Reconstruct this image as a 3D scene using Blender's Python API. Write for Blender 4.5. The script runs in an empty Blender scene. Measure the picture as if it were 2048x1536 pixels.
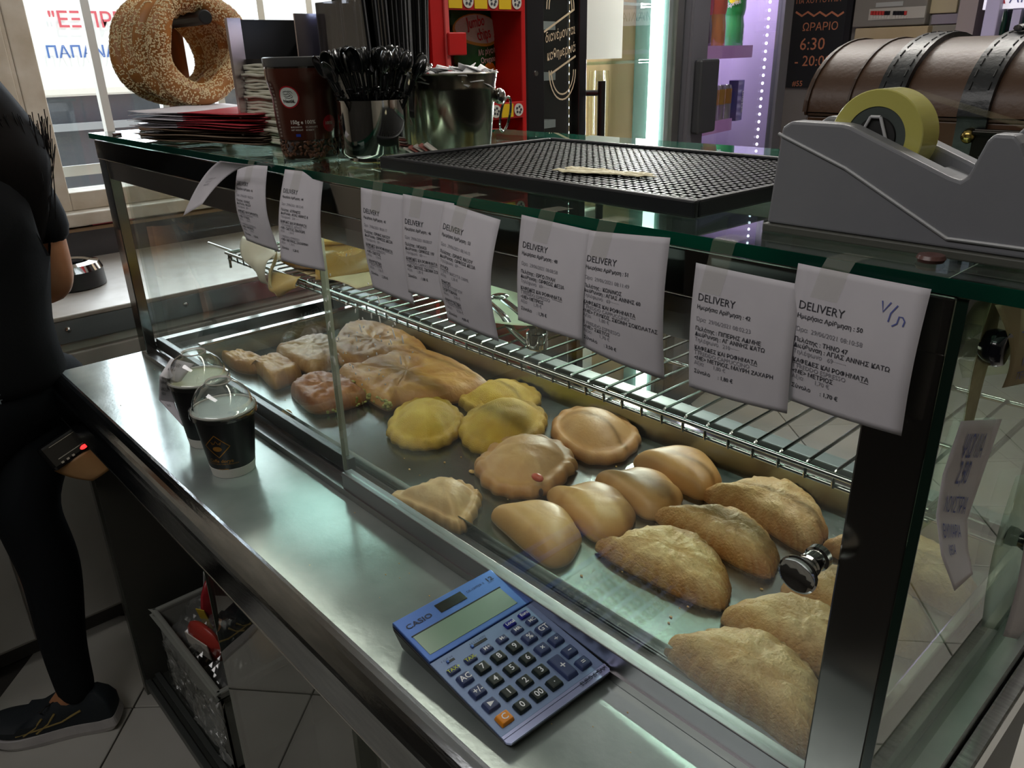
import bpy, bmesh, math, random
from mathutils import Vector, Matrix, noise
random.seed(7)
PI = math.pi
D = bpy.data
SC = bpy.context.scene
COL = SC.collection

# ------------------------------------------------------------------ camera
FPX = 1565.46
RX = Vector((0.67695669, 0.73566649, -0.02290089))     # image right
RY = Vector((0.27104439, -0.27810006, -0.92151793))    # image down
RZ = Vector((-0.68429861, 0.61762057, -0.38765997))    # forward
CAM = Vector((1.63626958, -0.45152145, 0.545))
cd = D.cameras.new('camera'); cam = D.objects.new('camera', cd); COL.objects.link(cam)
cd.sensor_fit = 'HORIZONTAL'; cd.sensor_width = 36; cd.lens = FPX * 36 / 2048; cd.clip_start = .01
m3 = Matrix((RX, -RY, -RZ)).transposed()
cam.matrix_world = Matrix.Translation(CAM) @ m3.to_4x4()
SC.camera = cam

# ------------------------------------------------------------------ light and exposure
SC.view_settings.view_transform = 'Standard'; SC.view_settings.look = 'None'
SC.view_settings.gamma = 1; SC.view_settings.use_curve_mapping = False
SC.view_settings.exposure = -0.15
SC.cycles.use_denoising = True
SC.cycles.max_bounces = 10; SC.cycles.transparent_max_bounces = 24
SC.cycles.glossy_bounces = 5; SC.cycles.diffuse_bounces = 4
SC.cycles.sample_clamp_indirect = 6
SC.cycles.caustics_reflective = False; SC.cycles.caustics_refractive = False
w = D.worlds.new('world'); SC.world = w; w.use_nodes = True
bg = w.node_tree.nodes['Background']; bg.inputs[0].default_value = (.80, .90, 1, 1); bg.inputs[1].default_value = 2.2
def lamp(name, kind, loc, energy, col=(1, 1, 1), size=(1, 1), target=None, **k):
    l = D.lights.new(name, kind); o = D.objects.new(name, l); COL.objects.link(o)
    l.energy = energy; l.color = col; o.location = loc
    if kind == 'AREA': l.shape = 'RECTANGLE'; l.size, l.size_y = size
    if target: o.rotation_euler = (Vector(target) - Vector(loc)).to_track_quat('-Z', 'Y').to_euler()
    for a, b in k.items(): setattr(l, a, b)
    return o
lamp('sun', 'SUN', (-3, 3, 5), 9.0, (1, .95, .86), target=(-3.6, 1.2, 0), angle=.01)
lamp('window_daylight', 'AREA', (-1.05, .95, .75), 34, (.88, .94, 1), (1.5, 1.1), target=(1.2, .4, -.1))
lamp('ceiling_light_near', 'AREA', (.9, -1.25, 1.68), 12.5, (1, .965, .94), (1.7, .5), target=(.9, -.3, 0))
lamp('ceiling_fill_up', 'AREA', (.6, 1.5, 1.25), 16, (1, .97, .93), (1.8, 1.2), target=(.6, 1.5, 3))  # added unseen upward fill, brightens the ceiling that the worktop mirrors
lamp('ceiling_light_hall', 'AREA', (.75, 1.28, 1.70), 34, (1, .96, .9), (2.0, .08))

# ------------------------------------------------------------------ helpers
def at(px, py, x=None, y=None, z=None):
    """world point where the sight line of a pixel meets a plane of the room"""
    r = RX * ((px - 1024) / FPX) + RY * ((py - 768) / FPX) + RZ
    if x is not None: t = (x - CAM.x) / r.x
    elif y is not None: t = (y - CAM.y) / r.y
    else: t = (z - CAM.z) / r.z
    return CAM + r * t
def atd(px, py, d):
    """world point on the sight line at depth d"""
    return CAM + (RX * ((px - 1024) / FPX) + RY * ((py - 768) / FPX) + RZ) * d

def L(h):
    h = h.lstrip('#'); c = [int(h[i:i+2], 16) / 255 for i in (0, 2, 4)]
    return tuple((x / 12.92 if x <= .04045 else ((x + .055) / 1.055) ** 2.4) for x in c)
MATS = {}
def mat(name, col='#808080', rough=.5, metal=0., col2=None, scale=20., detail=4., bump=0., bscale=60., emit=0., trans=0., alpha=1., coat=0., sheen=0., stretch=None, attr=None, rvar=0., sub=0., spec=None):
    if name in MATS: return MATS[name]
    m = D.materials.new(name); m.use_nodes = True; MATS[name] = m
    nt = m.node_tree; N = nt.nodes; K = nt.links; b = N['Principled BSDF']
    c = L(col) if isinstance(col, str) else col
    b.inputs['Base Color'].default_value = (*c, 1); b.inputs['Roughness'].default_value = rough; b.inputs['Metallic'].default_value = metal
    tc = N.new('ShaderNodeTexCoord'); src = tc.outputs['Object']
    if stretch:
        mp = N.new('ShaderNodeMapping'); mp.inputs['Scale'].default_value = stretch; K.new(src, mp.inputs[0]); src = mp.outputs[0]
    cout = None
    if col2:
        nz = N.new('ShaderNodeTexNoise'); nz.inputs['Scale'].default_value = scale; nz.inputs['Detail'].default_value = detail; K.new(src, nz.inputs['Vector'])
        cr = N.new('ShaderNodeValToRGB'); cr.color_ramp.elements[0].position = .32; cr.color_ramp.elements[1].position = .68
        cr.color_ramp.elements[0].color = (*c, 1); cr.color_ramp.elements[1].color = (*L(col2), 1)
        K.new(nz.outputs['Fac'], cr.inputs[0]); cout = cr.outputs[0]; K.new(cout, b.inputs['Base Color'])
        if rvar:
            mr = N.new('ShaderNodeMapRange'); mr.inputs['To Min'].default_value = rough - rvar; mr.inputs['To Max'].default_value = rough + rvar
            K.new(nz.outputs['Fac'], mr.inputs[0]); K.new(mr.outputs[0], b.inputs['Roughness'])
    if attr:   # baked-on colour of the crust, stored on the mesh
        at_ = N.new('ShaderNodeAttribute'); at_.attribute_name = 'bake'
        mx = N.new('ShaderNodeMix'); mx.data_type = 'RGBA'; K.new(at_.outputs['Fac'], mx.inputs[0])
        if cout: K.new(cout, mx.inputs[6])
        else: mx.inputs[6].default_value = (*c, 1)
        mx.inputs[7].default_value = (*L(attr), 1); K.new(mx.outputs[2], b.inputs['Base Color'])
    if bump:
        nb = N.new('ShaderNodeTexNoise'); nb.inputs['Scale'].default_value = bscale; nb.inputs['Detail'].default_value = 5; K.new(src, nb.inputs['Vector'])
        bp = N.new('ShaderNodeBump'); bp.inputs['Strength'].default_value = bump; bp.inputs['Distance'].default_value = .002
        K.new(nb.outputs['Fac'], bp.inputs['Height']); K.new(bp.outputs[0], b.inputs['Normal'])
    if emit:
        b.inputs['Emission Color'].default_value = (*c, 1); b.inputs['Emission Strength'].default_value = emit
    if trans: b.inputs['Transmission Weight'].default_value = trans
    if coat: b.inputs['Coat Weight'].default_value = coat; b.inputs['Coat Roughness'].default_value = .06
    if sub: b.inputs['Subsurface Weight'].default_value = sub; b.inputs['Subsurface Radius'].default_value = (.01, .006, .003)
    if alpha < 1: b.inputs['Alpha'].default_value = alpha
    if spec is not None: b.inputs['Specular IOR Level'].default_value = spec
    return m
def pane(name, tint=(1, 1, 1), ior=1.45, gain=1.0, rough=0., dirt=0.):
    """thin clear sheet: see-through with a Fresnel mirror, optionally dusty"""
    if name in MATS: return MATS[name]
    m = D.materials.new(name); m.use_nodes = True; MATS[name] = m
    nt = m.node_tree; N = nt.nodes; K = nt.links; N.remove(N['Principled BSDF']); out = N['Material Output']
    t = N.new('ShaderNodeBsdfTransparent'); t.inputs[0].default_value = (*tint, 1)
    g = N.new('ShaderNodeBsdfGlossy'); g.inputs['Roughness'].default_value = rough
    f = N.new('ShaderNodeFresnel'); f.inputs[0].default_value = ior
    gm = N.new('ShaderNodeNewGeometry'); mi = N.new('ShaderNodeMix'); mi.inputs[2].default_value = ior; mi.inputs[3].default_value = 1/ior
    K.new(gm.outputs['Backfacing'], mi.inputs[0]); K.new(mi.outputs[0], f.inputs[0])   # the far face of a pane reflects no more than the near one
    mu = N.new('ShaderNodeMath'); mu.operation = 'MULTIPLY'; mu.inputs[1].default_value = gain; mu.use_clamp = True
    K.new(f.outputs[0], mu.inputs[0]); mx = N.new('ShaderNodeMixShader')
    K.new(mu.outputs[0], mx.inputs[0]); K.new(t.outputs[0], mx.inputs[1]); K.new(g.outputs[0], mx.inputs[2]); last = mx
    if dirt:
        d = N.new('ShaderNodeBsdfDiffuse'); d.inputs[0].default_value = (.75, .78, .76, 1)
        tc = N.new('ShaderNodeTexCoord'); nz = N.new('ShaderNodeTexNoise'); nz.inputs['Scale'].default_value = 9; nz.inputs['Detail'].default_value = 6
        K.new(tc.outputs['Object'], nz.inputs['Vector']); mr = N.new('ShaderNodeMapRange'); mr.inputs['From Min'].default_value = .42; mr.inputs['From Max'].default_value = .75
        mr.inputs['To Max'].default_value = dirt; K.new(nz.outputs['Fac'], mr.inputs[0])
        m2 = N.new('ShaderNodeMixShader'); K.new(mr.outputs[0], m2.inputs[0]); K.new(mx.outputs[0], m2.inputs[1]); K.new(d.outputs[0], m2.inputs[2]); last = m2
    K.new(last.outputs[0], out.inputs[0]); return m

# ---- geometry as (verts, faces)
def join(*gs):
    V, F = [], []
    for g in gs:
        n = len(V); V += list(g[0]); F += [tuple(i + n for i in f) for f in g[1]]
    return V, F
def box(x0, x1, y0, y1, z0, z1):
    V = [(x, y, z) for z in (z0, z1) for y in (y0, y1) for x in (x0, x1)]
    return V, [(0, 2, 3, 1), (4, 5, 7, 6), (0, 1, 5, 4), (2, 6, 7, 3), (0, 4, 6, 2), (1, 3, 7, 5)]
def xf(g, M): return [tuple(M @ Vector(v)) for v in g[0]], g[1]
def frame(d):
    d = Vector(d).normalized(); a = Vector((0, 0, 1)) if abs(d.z) < .9 else Vector((1, 0, 0))
    u = d.cross(a).normalized(); return u, d.cross(u).normalized()
def cyl(p0, p1, r, r2=None, n=16, cap=True):
    p0, p1 = Vector(p0), Vector(p1); r2 = r if r2 is None else r2; u, v = frame(p1 - p0); V = []
    for p, q in ((p0, r), (p1, r2)):
        V += [tuple(p + (u * math.cos(2*PI*i/n) + v * math.sin(2*PI*i/n)) * q) for i in range(n)]
    F = [(i, (i+1) % n, n + (i+1) % n, n + i) for i in range(n)]
    if cap: F += [tuple(range(n))[::-1], tuple(range(n, 2*n))]
    return V, F
def tube(pts, r, n=8, closed=False, flat=1.):
    P = [Vector(p) for p in pts]; m = len(P); V, F = [], []; rr = r if isinstance(r, (list, tuple)) else [r] * m
    u = None
    for i in range(m):
        a = P[(i+1) % m] if closed or i < m-1 else P[i]; b = P[i-1] if closed or i > 0 else P[i]
        d = (a - b).normalized()
        if u is None: u, _ = frame(d)
        u = (u - d * u.dot(d)).normalized(); v = d.cross(u)
        V += [tuple(P[i] + (u * math.cos(2*PI*k/n) + v * math.sin(2*PI*k/n) * flat) * rr[i]) for k in range(n)]
    for i in range(m if closed else m-1):
        j = (i+1) % m
        F += [(i*n+k, i*n+(k+1) % n, j*n+(k+1) % n, j*n+k) for k in range(n)]
    if not closed: F += [tuple(range(n))[::-1], tuple(range((m-1)*n, m*n))]
    return V, F
def lathe(prof, n=32, o=(0, 0, 0)):
    V, F = [], []
    for r, z in prof: V += [(o[0] + r*math.cos(2*PI*i/n), o[1] + r*math.sin(2*PI*i/n), o[2] + z) for i in range(n)]
    for k in range(len(prof)-1): F += [(k*n+i, k*n+(i+1) % n, (k+1)*n+(i+1) % n, (k+1)*n+i) for i in range(n)]
    return V, F
def prism(poly, fn0, fn1):
    """polygon swept from map fn0 to map fn1"""
    n = len(poly); V = [tuple(fn0(*p)) for p in poly] + [tuple(fn1(*p)) for p in poly]
    return V, [tuple(range(n))[::-1], tuple(range(n, 2*n))] + [(i, (i+1) % n, n+(i+1) % n, n+i) for i in range(n)]
def sheet(fn, nu, nv):
    V = [tuple(fn(i/nu, j/nv)) for j in range(nv+1) for i in range(nu+1)]
    return V, [(j*(nu+1)+i, j*(nu+1)+i+1, (j+1)*(nu+1)+i+1, (j+1)*(nu+1)+i) for j in range(nv) for i in range(nu)]
def ball(c, rx, ry=None, rz=None, n=12, m=8):
    ry = ry or rx; rz = rz or rx; V, F = [], []
    for j in range(m+1):
        t = PI*j/m
        for i in range(n): V.append((c[0]+rx*math.sin(t)*math.cos(2*PI*i/n), c[1]+ry*math.sin(t)*math.sin(2*PI*i/n), c[2]+rz*math.cos(t)))
    for j in range(m): F += [(j*n+i, (j+1)*n+i, (j+1)*n+(i+1) % n, j*n+(i+1) % n) for i in range(n)]
    return V, F

WM = {}
def root_of(o):
    while o.parent: o = o.parent
    return o
def obj(name, g, m, parent=None, smooth=False, bev=0., label=None, kind=None, thick=0., origin=True, bseg=2):
    V, F = g
    if parent is not None:
        Mi = WM[root_of(parent).name].inverted(); off = None
        V = [Mi @ Vector(v) for v in V]
    else:
        V = [Vector(v) for v in V]
        if origin:
            c = Vector(((min(v.x for v in V)+max(v.x for v in V))/2, (min(v.y for v in V)+max(v.y for v in V))/2, min(v.z for v in V)))
        else: c = Vector((0, 0, 0))
        V = [v - c for v in V]
    me = D.meshes.new(name); me.from_pydata(V, [], F)
    bm = bmesh.new(); bm.from_mesh(me)
    bmesh.ops.remove_doubles(bm, verts=bm.verts, dist=1e-6); bmesh.ops.recalc_face_normals(bm, faces=bm.faces); bm.to_mesh(me); bm.free()
    me.materials.append(m)
    if smooth: me.shade_smooth(); me.set_sharp_from_angle(angle=.75)
    o = D.objects.new(name, me); COL.objects.link(o)
    if parent is not None: o.parent = parent
    else: o.location = c; WM[o.name] = Matrix.Translation(c)
    if thick: s = o.modifiers.new('thick', 'SOLIDIFY'); s.thickness = thick; s.offset = 0
    if bev: b = o.modifiers.new('bevel', 'BEVEL'); b.width = bev; b.segments = bseg; b.limit_method = 'ANGLE'
    if label: o['label'] = label
    if kind: o['kind'] = kind
    return o
def tag(o, label, cat, group=None):
    o['label'] = label; o['category'] = cat
    if group: o['group'] = group
    return o
def thing(name, label, cat, loc=(0, 0, 0), rotz=0., group=None):
    o = D.objects.new(name, None); COL.objects.link(o); o.empty_display_size = .02
    o.location = loc; o.rotation_euler = (0, 0, rotz); WM[o.name] = Matrix.Translation(loc) @ Matrix.Rotation(rotz, 4, 'Z')
    return tag(o, label, cat, group)
def struct(name, g, m, parent=None, **k):
    o = obj(name, g, m, parent, origin=False, **k)
    if parent is None: o['kind'] = 'structure'
    return o
def holder(name):
    o = D.objects.new(name, None); COL.objects.link(o); o['kind'] = 'structure'; WM[o.name] = Matrix.Identity(4); return o
def dup(r, M=None, label=None, group=None):
    """copy of a thing with copies of its parts and sub-parts, moved by world matrix M"""
    c = r.copy(); COL.objects.link(c)
    W = (M @ WM[r.name]) if M is not None else WM[r.name].copy()
    c.matrix_world = W; WM[c.name] = W
    if label: c['label'] = label
    if group: c['group'] = group
    for ch in list(r.children):
        a = ch.copy(); COL.objects.link(a); a.parent = c
        for g in ch.children: b = g.copy(); COL.objects.link(b); b.parent = a
    return c

# ---- lettering: flat text meshes that can be laid on any surface
TXT = {}
def text(s, size=1., bold=0., align='LEFT', sx=1., shear=0.):
    k = (s, bold, align)
    if k not in TXT:
        cu = D.curves.new('t', 'FONT'); cu.body = s; cu.size = 1; cu.resolution_u = 2; cu.offset = bold; cu.align_x = align; cu.fill_mode = 'FRONT'
        o = D.objects.new('t', cu); COL.objects.link(o)
        me = D.meshes.new_from_object(o.evaluated_get(bpy.context.evaluated_depsgraph_get()))
        TXT[k] = ([tuple(v.co) for v in me.vertices], [tuple(p.vertices) for p in me.polygons])
        D.objects.remove(o); D.curves.remove(cu); D.meshes.remove(me)
    V, F = TXT[k]
    return [((x + shear*y)*size*sx, y*size, 0) for x, y, _ in V], F
def lay(g, fn): return [tuple(fn(v[0], v[1])) for v in g[0]], g[1]
def rect2(x0, x1, y0, y1): return [(x0, y0, 0), (x1, y0, 0), (x1, y1, 0), (x0, y1, 0)], [(0, 1, 2, 3)]
def poly2(pts): return [(x, y, 0) for x, y in pts], [tuple(range(len(pts)))]
def ell2(cx, cy, rx, ry, n=28): return poly2([(cx+rx*math.cos(2*PI*i/n), cy+ry*math.sin(2*PI*i/n)) for i in range(n)])
def stroke2(pts, wd):
    V, F = [], []
    for i, p in enumerate(pts):
        a = Vector(pts[max(i-1, 0)]); b = Vector(pts[min(i+1, len(pts)-1)]); d = (b-a).normalized(); n = Vector((-d.y, d.x)) * wd/2
        V += [(p[0]+n.x, p[1]+n.y, 0), (p[0]-n.x, p[1]-n.y, 0)]
        if i: F.append((2*i-2, 2*i-1, 2*i+1, 2*i))
    return V, F
def move2(g, x, y, rot=0.):
    c, s = math.cos(rot), math.sin(rot); return [(v[0]*c - v[1]*s + x, v[0]*s + v[1]*c + y, 0) for v in g[0]], g[1]
def plane_fn(o, u, v, lift=.0003):
    o, u, v = Vector(o), Vector(u), Vector(v); n = u.cross(v).normalized() * lift
    return lambda a, b: o + u*a + v*b + n

# ------------------------------------------------------------------ materials
steel = mat('steel_brushed', '#9fa3a3', .17, 1., col2='#b9bdbc', scale=30, rvar=.05, stretch=(1, 9, 9))
steelmat = mat('steel_worktop', '#a4b0ac', .19, .60, col2='#bcc6c3', scale=14, rvar=.05, bump=.05, bscale=160)
chrome = mat('steel_polished', '#c9c9c7', .07, 1.)
darksteel = mat('steel_frame', '#8b8a88', .13, 1.)
alu = mat('aluminium_anodised', '#a8a6a6', .34, 1.)
black = mat('black_plastic', '#0c0d0e', .35)
rubber = mat('black_rubber', '#101113', .55)
white = mat('white_enamel', '#d8d9d6', .4)
paper = mat('paper_white', '#dcd8de', .7, col2='#d5d1d8', scale=30)
ink = mat('print_dark', '#3a3a42', .7)
inkl = mat('print_faint', '#94929a', .7)
pen = mat('pen_blue', '#5a64a8', .6)
tapem = mat('clear_tape', '#c4c4ae', .2, alpha=.16)
glass = pane('glass_clear', (.97, .985, .97), gain=1.0)
glassd = pane('glass_door', (.96, .98, .965), gain=1.15, dirt=.10)
glasst = pane('glass_top', (.72, .86, .80), gain=1.25)
clearp = pane('plastic_clear', (.94, .95, .95), ior=1.6, gain=3.2)
gedge = mat('glass_edge_green', '#06382e', .12, coat=1.)
_nt = gedge.node_tree; _t = _nt.nodes.new('ShaderNodeBsdfTranslucent'); _t.inputs[0].default_value = (.0, .62, .45, 1); _m = _nt.nodes.new('ShaderNodeMixShader'); _m.inputs[0].default_value = .28
_nt.links.new(_nt.nodes['Principled BSDF'].outputs[0], _m.inputs[1]); _nt.links.new(_t.outputs[0], _m.inputs[2]); _nt.links.new(_m.outputs[0], _nt.nodes['Material Output'].inputs[0])
gedge2 = mat('glass_edge_clear', '#a9b3a2', .15, alpha=.75)

# ------------------------------------------------------------------ the room
FZ = -.806
WX = -.87
BY = 3.7
wallm = mat('plaster_cream', '#cfc6b6', .8, col2='#c4baa8', scale=6, bump=.1)
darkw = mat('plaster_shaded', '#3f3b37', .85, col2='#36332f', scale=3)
struct('ceiling', box(-1.2, 4.2, -2.6, BY+.2, 1.78, 1.86), mat('ceiling_paint', '#d6d4ce', .9))
struct('wall_back', box(-1.2, 4.2, BY, BY+.1, FZ, 1.8), mat('plaster_grey', '#8f8b86', .8, col2='#86827c', scale=5))
struct('wall_right', box(4.0, 4.1, -2.6, BY, FZ, 1.8), wallm)
struct('wall_front', box(-1.2, 4.2, -2.6, -2.5, FZ, 1.8), darkw)
# window wall with its opening
wy0, wy1, wz0, wz1 = .085, 1.62, .165, 1.45
struct('wall_left', join(box(WX-.2, WX, -2.6, wy0, FZ, 1.8), box(WX-.2, WX, wy1, BY, FZ, 1.8), box(WX-.2, WX, wy0, wy1, FZ, wz0), box(WX-.2, WX, wy0, wy1, wz1, 1.8)), wallm)
floor = struct('floor', box(-1.2, 4.1, -2.6, BY+.1, FZ-.08, FZ-.005), mat('grout_dark', '#35322e', .8))
tile_m = mat('tile_offwhite', '#b9b7b0', .22, col2='#adaaa2', scale=4)
TP = .33
tg = box(-TP/2+.002, TP/2-.002, -TP/2+.002, TP/2-.002, -.012, 0)
t0 = None; ca, sa = math.cos(math.radians(49)), math.sin(math.radians(49))
tcount = 0
for i in range(-14, 15):
    for j in range(-14, 15):
        u, v = (i+.5)*TP, (j+.5)*TP; x, y = .03 + u*ca - v*sa, -.19 + u*sa + v*ca
        front = -.35 < x < 1.9 and -1.2 < y < .5; back = -.3 < x < 2.5 and .35 < y < 3.55
        if not (front or back) or tcount > 280: continue
        tcount += 1
        if t0 is None:
            t0 = obj('tile', tg, tile_m, floor, bev=.0015, bseg=1); o = t0
        else: o = t0.copy(); COL.objects.link(o)
        o.location = (x, y, FZ + random.uniform(-.0006, .0003)); o.rotation_euler = (0, 0, math.radians(49))
# window
win = holder('window_1')
wf = mat('window_frame_paint', '#c8c2b6', .5, col2='#b3aa99', scale=14, bump=.15)
fx0, fx1 = WX-.09, WX+.015
struct('frame', join(box(fx0, fx1, wy0, wy0+.055, wz0, wz1), box(fx0, fx1, wy1-.055, wy1, wz0, wz1), box(fx0, fx1-.002, wy0+.055, wy1-.055, wz0, wz0+.05), box(fx0, fx1-.002, wy0+.055, wy1-.055, wz1-.05, wz1)), wf, win, bev=.003)
struct('sill', box(WX-.02, WX+.07, wy0-.06, wy1+.05, wz0-.035, wz0), wf, win, bev=.004)
struct('casing', join(box(WX, WX+.02, wy0-.10, wy0-.012, wz0-.02, wz1+.1), box(WX, WX+.012, wy0-.012, wy0, wz0-.02, wz1+.1)), wf, win, bev=.002)
struct('pane', box(WX-.055, WX-.051, wy0+.05, wy1-.05, wz0+.05, wz1-.05), pane('window_glass', (.95, .97, .98)), win)
barm = mat('bar_white', '#d9dad6', .45)
for k in range(8):
    y = .150 + .178*k
    if y < wy1-.06: struct('bar', box(WX-.158, WX-.128, y-.0115, y+.0115, wz0-.02, wz1), barm, win)
struct('crossbar', box(WX-.156, WX-.15, wy0, wy1, wz0+.075, wz0+.105), barm, win)

# street outside
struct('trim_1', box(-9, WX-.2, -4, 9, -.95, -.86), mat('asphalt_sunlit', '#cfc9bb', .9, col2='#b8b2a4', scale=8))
struct('trim_2', box(-9.2, -9, -4, 9, -.9, 3.2), mat('house_wall_far', '#e2cfae', .9))
VX = -3.4
def vz(py): return at(150, py, x=VX).z
van = thing('delivery_van', 'white delivery van with Greek lettering parked outside the barred window', 'van', (VX, 1.5, -.86))
vz0, vz1 = vz(193), vz(-60)
obj('body', box(VX-1.5, VX, -.4, 4.2, vz0, vz0+2.0), mat('van_white', '#eef0f2', .35), van, bev=.04)
obj('chassis', box(VX-1.4, VX-.08, -.35, 4.1, -.62, vz0), mat('van_underside', '#4a4f58', .6), van)
for y in (.55, 3.2):
    obj('wheel', cyl((VX-.25, y, -.55), (VX-.02, y, -.55), .31, n=28), rubber, van, bev=.02)
    obj('hubcap', cyl((VX-.02, y, -.55), (VX-.005, y, -.55), .16, .13, n=24), alu, van)
obj('side_guard', box(VX-.05, VX-.01, -.3, 4.0, vz(262), vz(247)), mat('guard_grey', '#8b9096', .5), van)
p0, p1 = at(92, 108, x=VX+.004), at(225, 104, x=VX+.004)
sc = (p1-p0).length
lw = text('ΠΑΠΑΝΑΣ', 1, .012); w7 = max(v[0] for v in lw[0])
fn = plane_fn((VX, p0.y, p0.z-.02), (0, 1, 0), (0, 0, 1), .006)
s6 = sc*1.22/w7
obj('lettering_blue', lay(text('ΠΑΠΑΝΑΣ', s6, .012), fn), mat('paint_blue', '#4a72b4', .5), van, label='blue Greek capitals')
p0, p1 = at(98, 46, x=VX+.004), at(245, 40, x=VX+.004)
lw = text('"ΕΞΠΡΕΣ"', 1, .01); w7 = max(v[0] for v in lw[0])
fn = plane_fn((VX, p0.y, p0.z-.02), (0, 1, 0), (0, 0, 1), .006)
obj('lettering_red', lay(text('"ΕΞΠΡΕΣ"', (p1-p0).length*1.32/w7, .01), fn), mat('paint_red', '#cf5a66', .5), van, label='red Greek capitals')

# bench along the window wall
bench = thing('wall_bench', 'steel topped white work bench under the barred window', 'bench', (-.57, 1., FZ))
BZ, BX = .03, -.278
obj('worktop', box(WX, BX, -.9, 2.6, BZ-.012, BZ), mat('bench_top_steel', '#d2cec8', .38, .35, col2='#bdb8b0', scale=12, rvar=.1), bench, bev=.003)
obj('edge_strip', box(BX-.006, BX, -.9, 2.6, BZ-.062, BZ-.012), mat('bench_edge_steel', '#b4b6b6', .35, 1.), bench)
obj('rail', box(BX-.03, BX-.008, -.9, 2.6, BZ-.085, BZ-.064), mat('bench_rail_paint', '#c9cfc8', .45), bench, bev=.002)
obj('cabinet', box(WX+.02, BX-.012, -.9, 2.6, FZ+.06, BZ-.085), mat('bench_panel', '#b8b6b1', .4, col2='#aaa7a1', scale=5), bench)
for k in range(5):
    y0 = -.85 + k*.56
    obj('cabinet_door', box(BX-.012, BX-.002, y0, y0+.55, FZ+.07, BZ-.09), mat('bench_door', '#bfbdb8', .4, col2='#b0aea8', scale=5), bench, bev=.002)
obj('plinth', box(WX+.04, BX-.05, -.9, 2.6, FZ, FZ+.06), mat('plinth_dark', '#4a4744', .6), bench)
boltp = lathe([(0, .006), (.004, .006), (.0065, .004), (.0072, 0)], 10)
for px, py in ((136, 660), (371, 609), (620, 560)):
    p = at(px, py, x=BX)
    obj('bolt', xf(boltp, Matrix.Translation(p) @ Matrix.Rotation(PI/2, 4, 'Y')), chrome, bench, smooth=True)
obj('backsplash', box(WX, WX+.012, -.9, 2.6, BZ, .108), mat('backsplash_dark', '#3a3c40', .35), bench)
obj('backsplash_ledge', box(WX, WX+.03, -.9, 2.6, .108, .118), mat('ledge_wood', '#a88d6d', .5), bench, bev=.002)
# knock box on the bench
c = at(147, 572, z=BZ)
kb = thing('knock_box', 'round black coffee knock box with a chrome rim on the steel bench', 'knock box', (c.x, c.y, BZ))
obj('body', lathe([(0, 0), (.074, 0), (.078, .004), (.076, .046), (.068, .05), (.064, .05), (.064, .012), (0, .012)], 36, c), black, kb, smooth=True)
obj('rim', lathe([(.068, .046), (.077, .044), (.070, .060), (.050, .064), (.044, .060), (.044, .04), (.05, .04)], 36, c), chrome, kb, smooth=True)
obj('knock_bar', cyl((c.x-.05, c.y, BZ+.045), (c.x+.05, c.y, BZ+.045), .007), rubber, kb)
# small tap and red pen on the ledge
p = at(165, 436, x=WX+.02); p.z = .118
tp = thing('valve', 'small chrome pipe valve lying on the wooden ledge below the window', 'valve', p)
obj('pipe', cyl(p+Vector((0, -.06, .006)), p+Vector((0, .012, .006)), .005), chrome, tp, smooth=True)
obj('handle', join(cyl(p+Vector((0, 0, .006)), p+Vector((0, 0, .03)), .004), box(p.x-.004, p.x+.004, p.y-.016, p.y+.010, .118+.028, .118+.034)), chrome, tp)
p2 = p+Vector((.002, .02, .007))
tag(obj('red_stick', cyl(p2, p2+Vector((0, .12, 0)), .006, n=10), mat('red_lacquer', '#a8454c', .3), smooth=True), 'thin red stick lying on the wooden ledge beside the chrome valve', 'stick')

# ------------------------------------------------------------------ service counter
X1, YB = 1.497, .46
ctr = thing('service_counter', 'stainless steel service counter with rounded front edge carrying the glass case', 'counter', (.76, .15, FZ))
obj('worktop', box(0, 1.52, -.152, YB+.03, -.014, 0), steelmat, ctr)
prof = [(-.150, 0)] + [(-.150-.030*math.sin(a), -.030+.030*math.cos(a)) for a in [PI/2*k/8 for k in range(1, 9)]] + [(-.180, -.073), (-.172, -.073), (-.172, -.030), (-.150, -.014)]
obj('nosing', prism(prof, lambda y, z: (-.001, y, z), lambda y, z: (1.52, y, z)), mat('steel_nosing', '#b3b7ba', .13, 1., col2='#a2a6aa', scale=25, rvar=.05, stretch=(1, 6, 6), bump=.06, bscale=90), ctr, smooth=False)
obj('end_lip', box(1.52, 1.536, -.18, YB+.03, -.05, -.018), steel, ctr, bev=.002)
dk = mat('cabinet_dark', '#33342f', .5, col2='#3b3b36', scale=6)
obj('end_panel', box(.002, .02, -.146, YB+.02, -.78, -.02), dk, ctr)
obj('end_panel', box(1.50, 1.518, -.146, YB+.02, -.78, -.02), dk, ctr)
obj('back_panel', box(.02, 1.50, YB, YB+.02, -.78, -.02), dk, ctr)
obj('corner_post', box(-.004, .016, -.152, -.132, FZ, -.02), mat('post_steel', '#7d7f7a', .3, 1.), ctr)
obj('corner_post', box(1.504, 1.524, -.152, -.132, FZ, -.02), MATS['post_steel'], ctr)
obj('shelf_board', box(.02, 1.50, -.135, YB, -.79, -.765), mat('cabinet_floor', '#4a4d49', .4, .6), ctr)
for yy, zz in ((-.150, -.762), (-.128, -.756)):
    obj('door_track', box(.016, 1.504, yy, yy+.012, -.785, zz), mat('track_grey', '#6d716f', .4, .8), ctr, bev=.001)
obj('kickplate', box(.0, 1.52, -.12, YB, FZ, -.79), mat('kick_dark', '#3a3632', .6), ctr)
cg = pane('cabinet_glass', (.80, .82, .78), gain=2.2)
g0 = at(414, 1150, y=-.137).x
obj('cabinet_door', box(g0, 1.0, -.140, -.135, -.76, -.02), cg, ctr)
obj('cabinet_door', box(.86, 1.50, -.124, -.119, -.76, -.02), cg, ctr)
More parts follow.
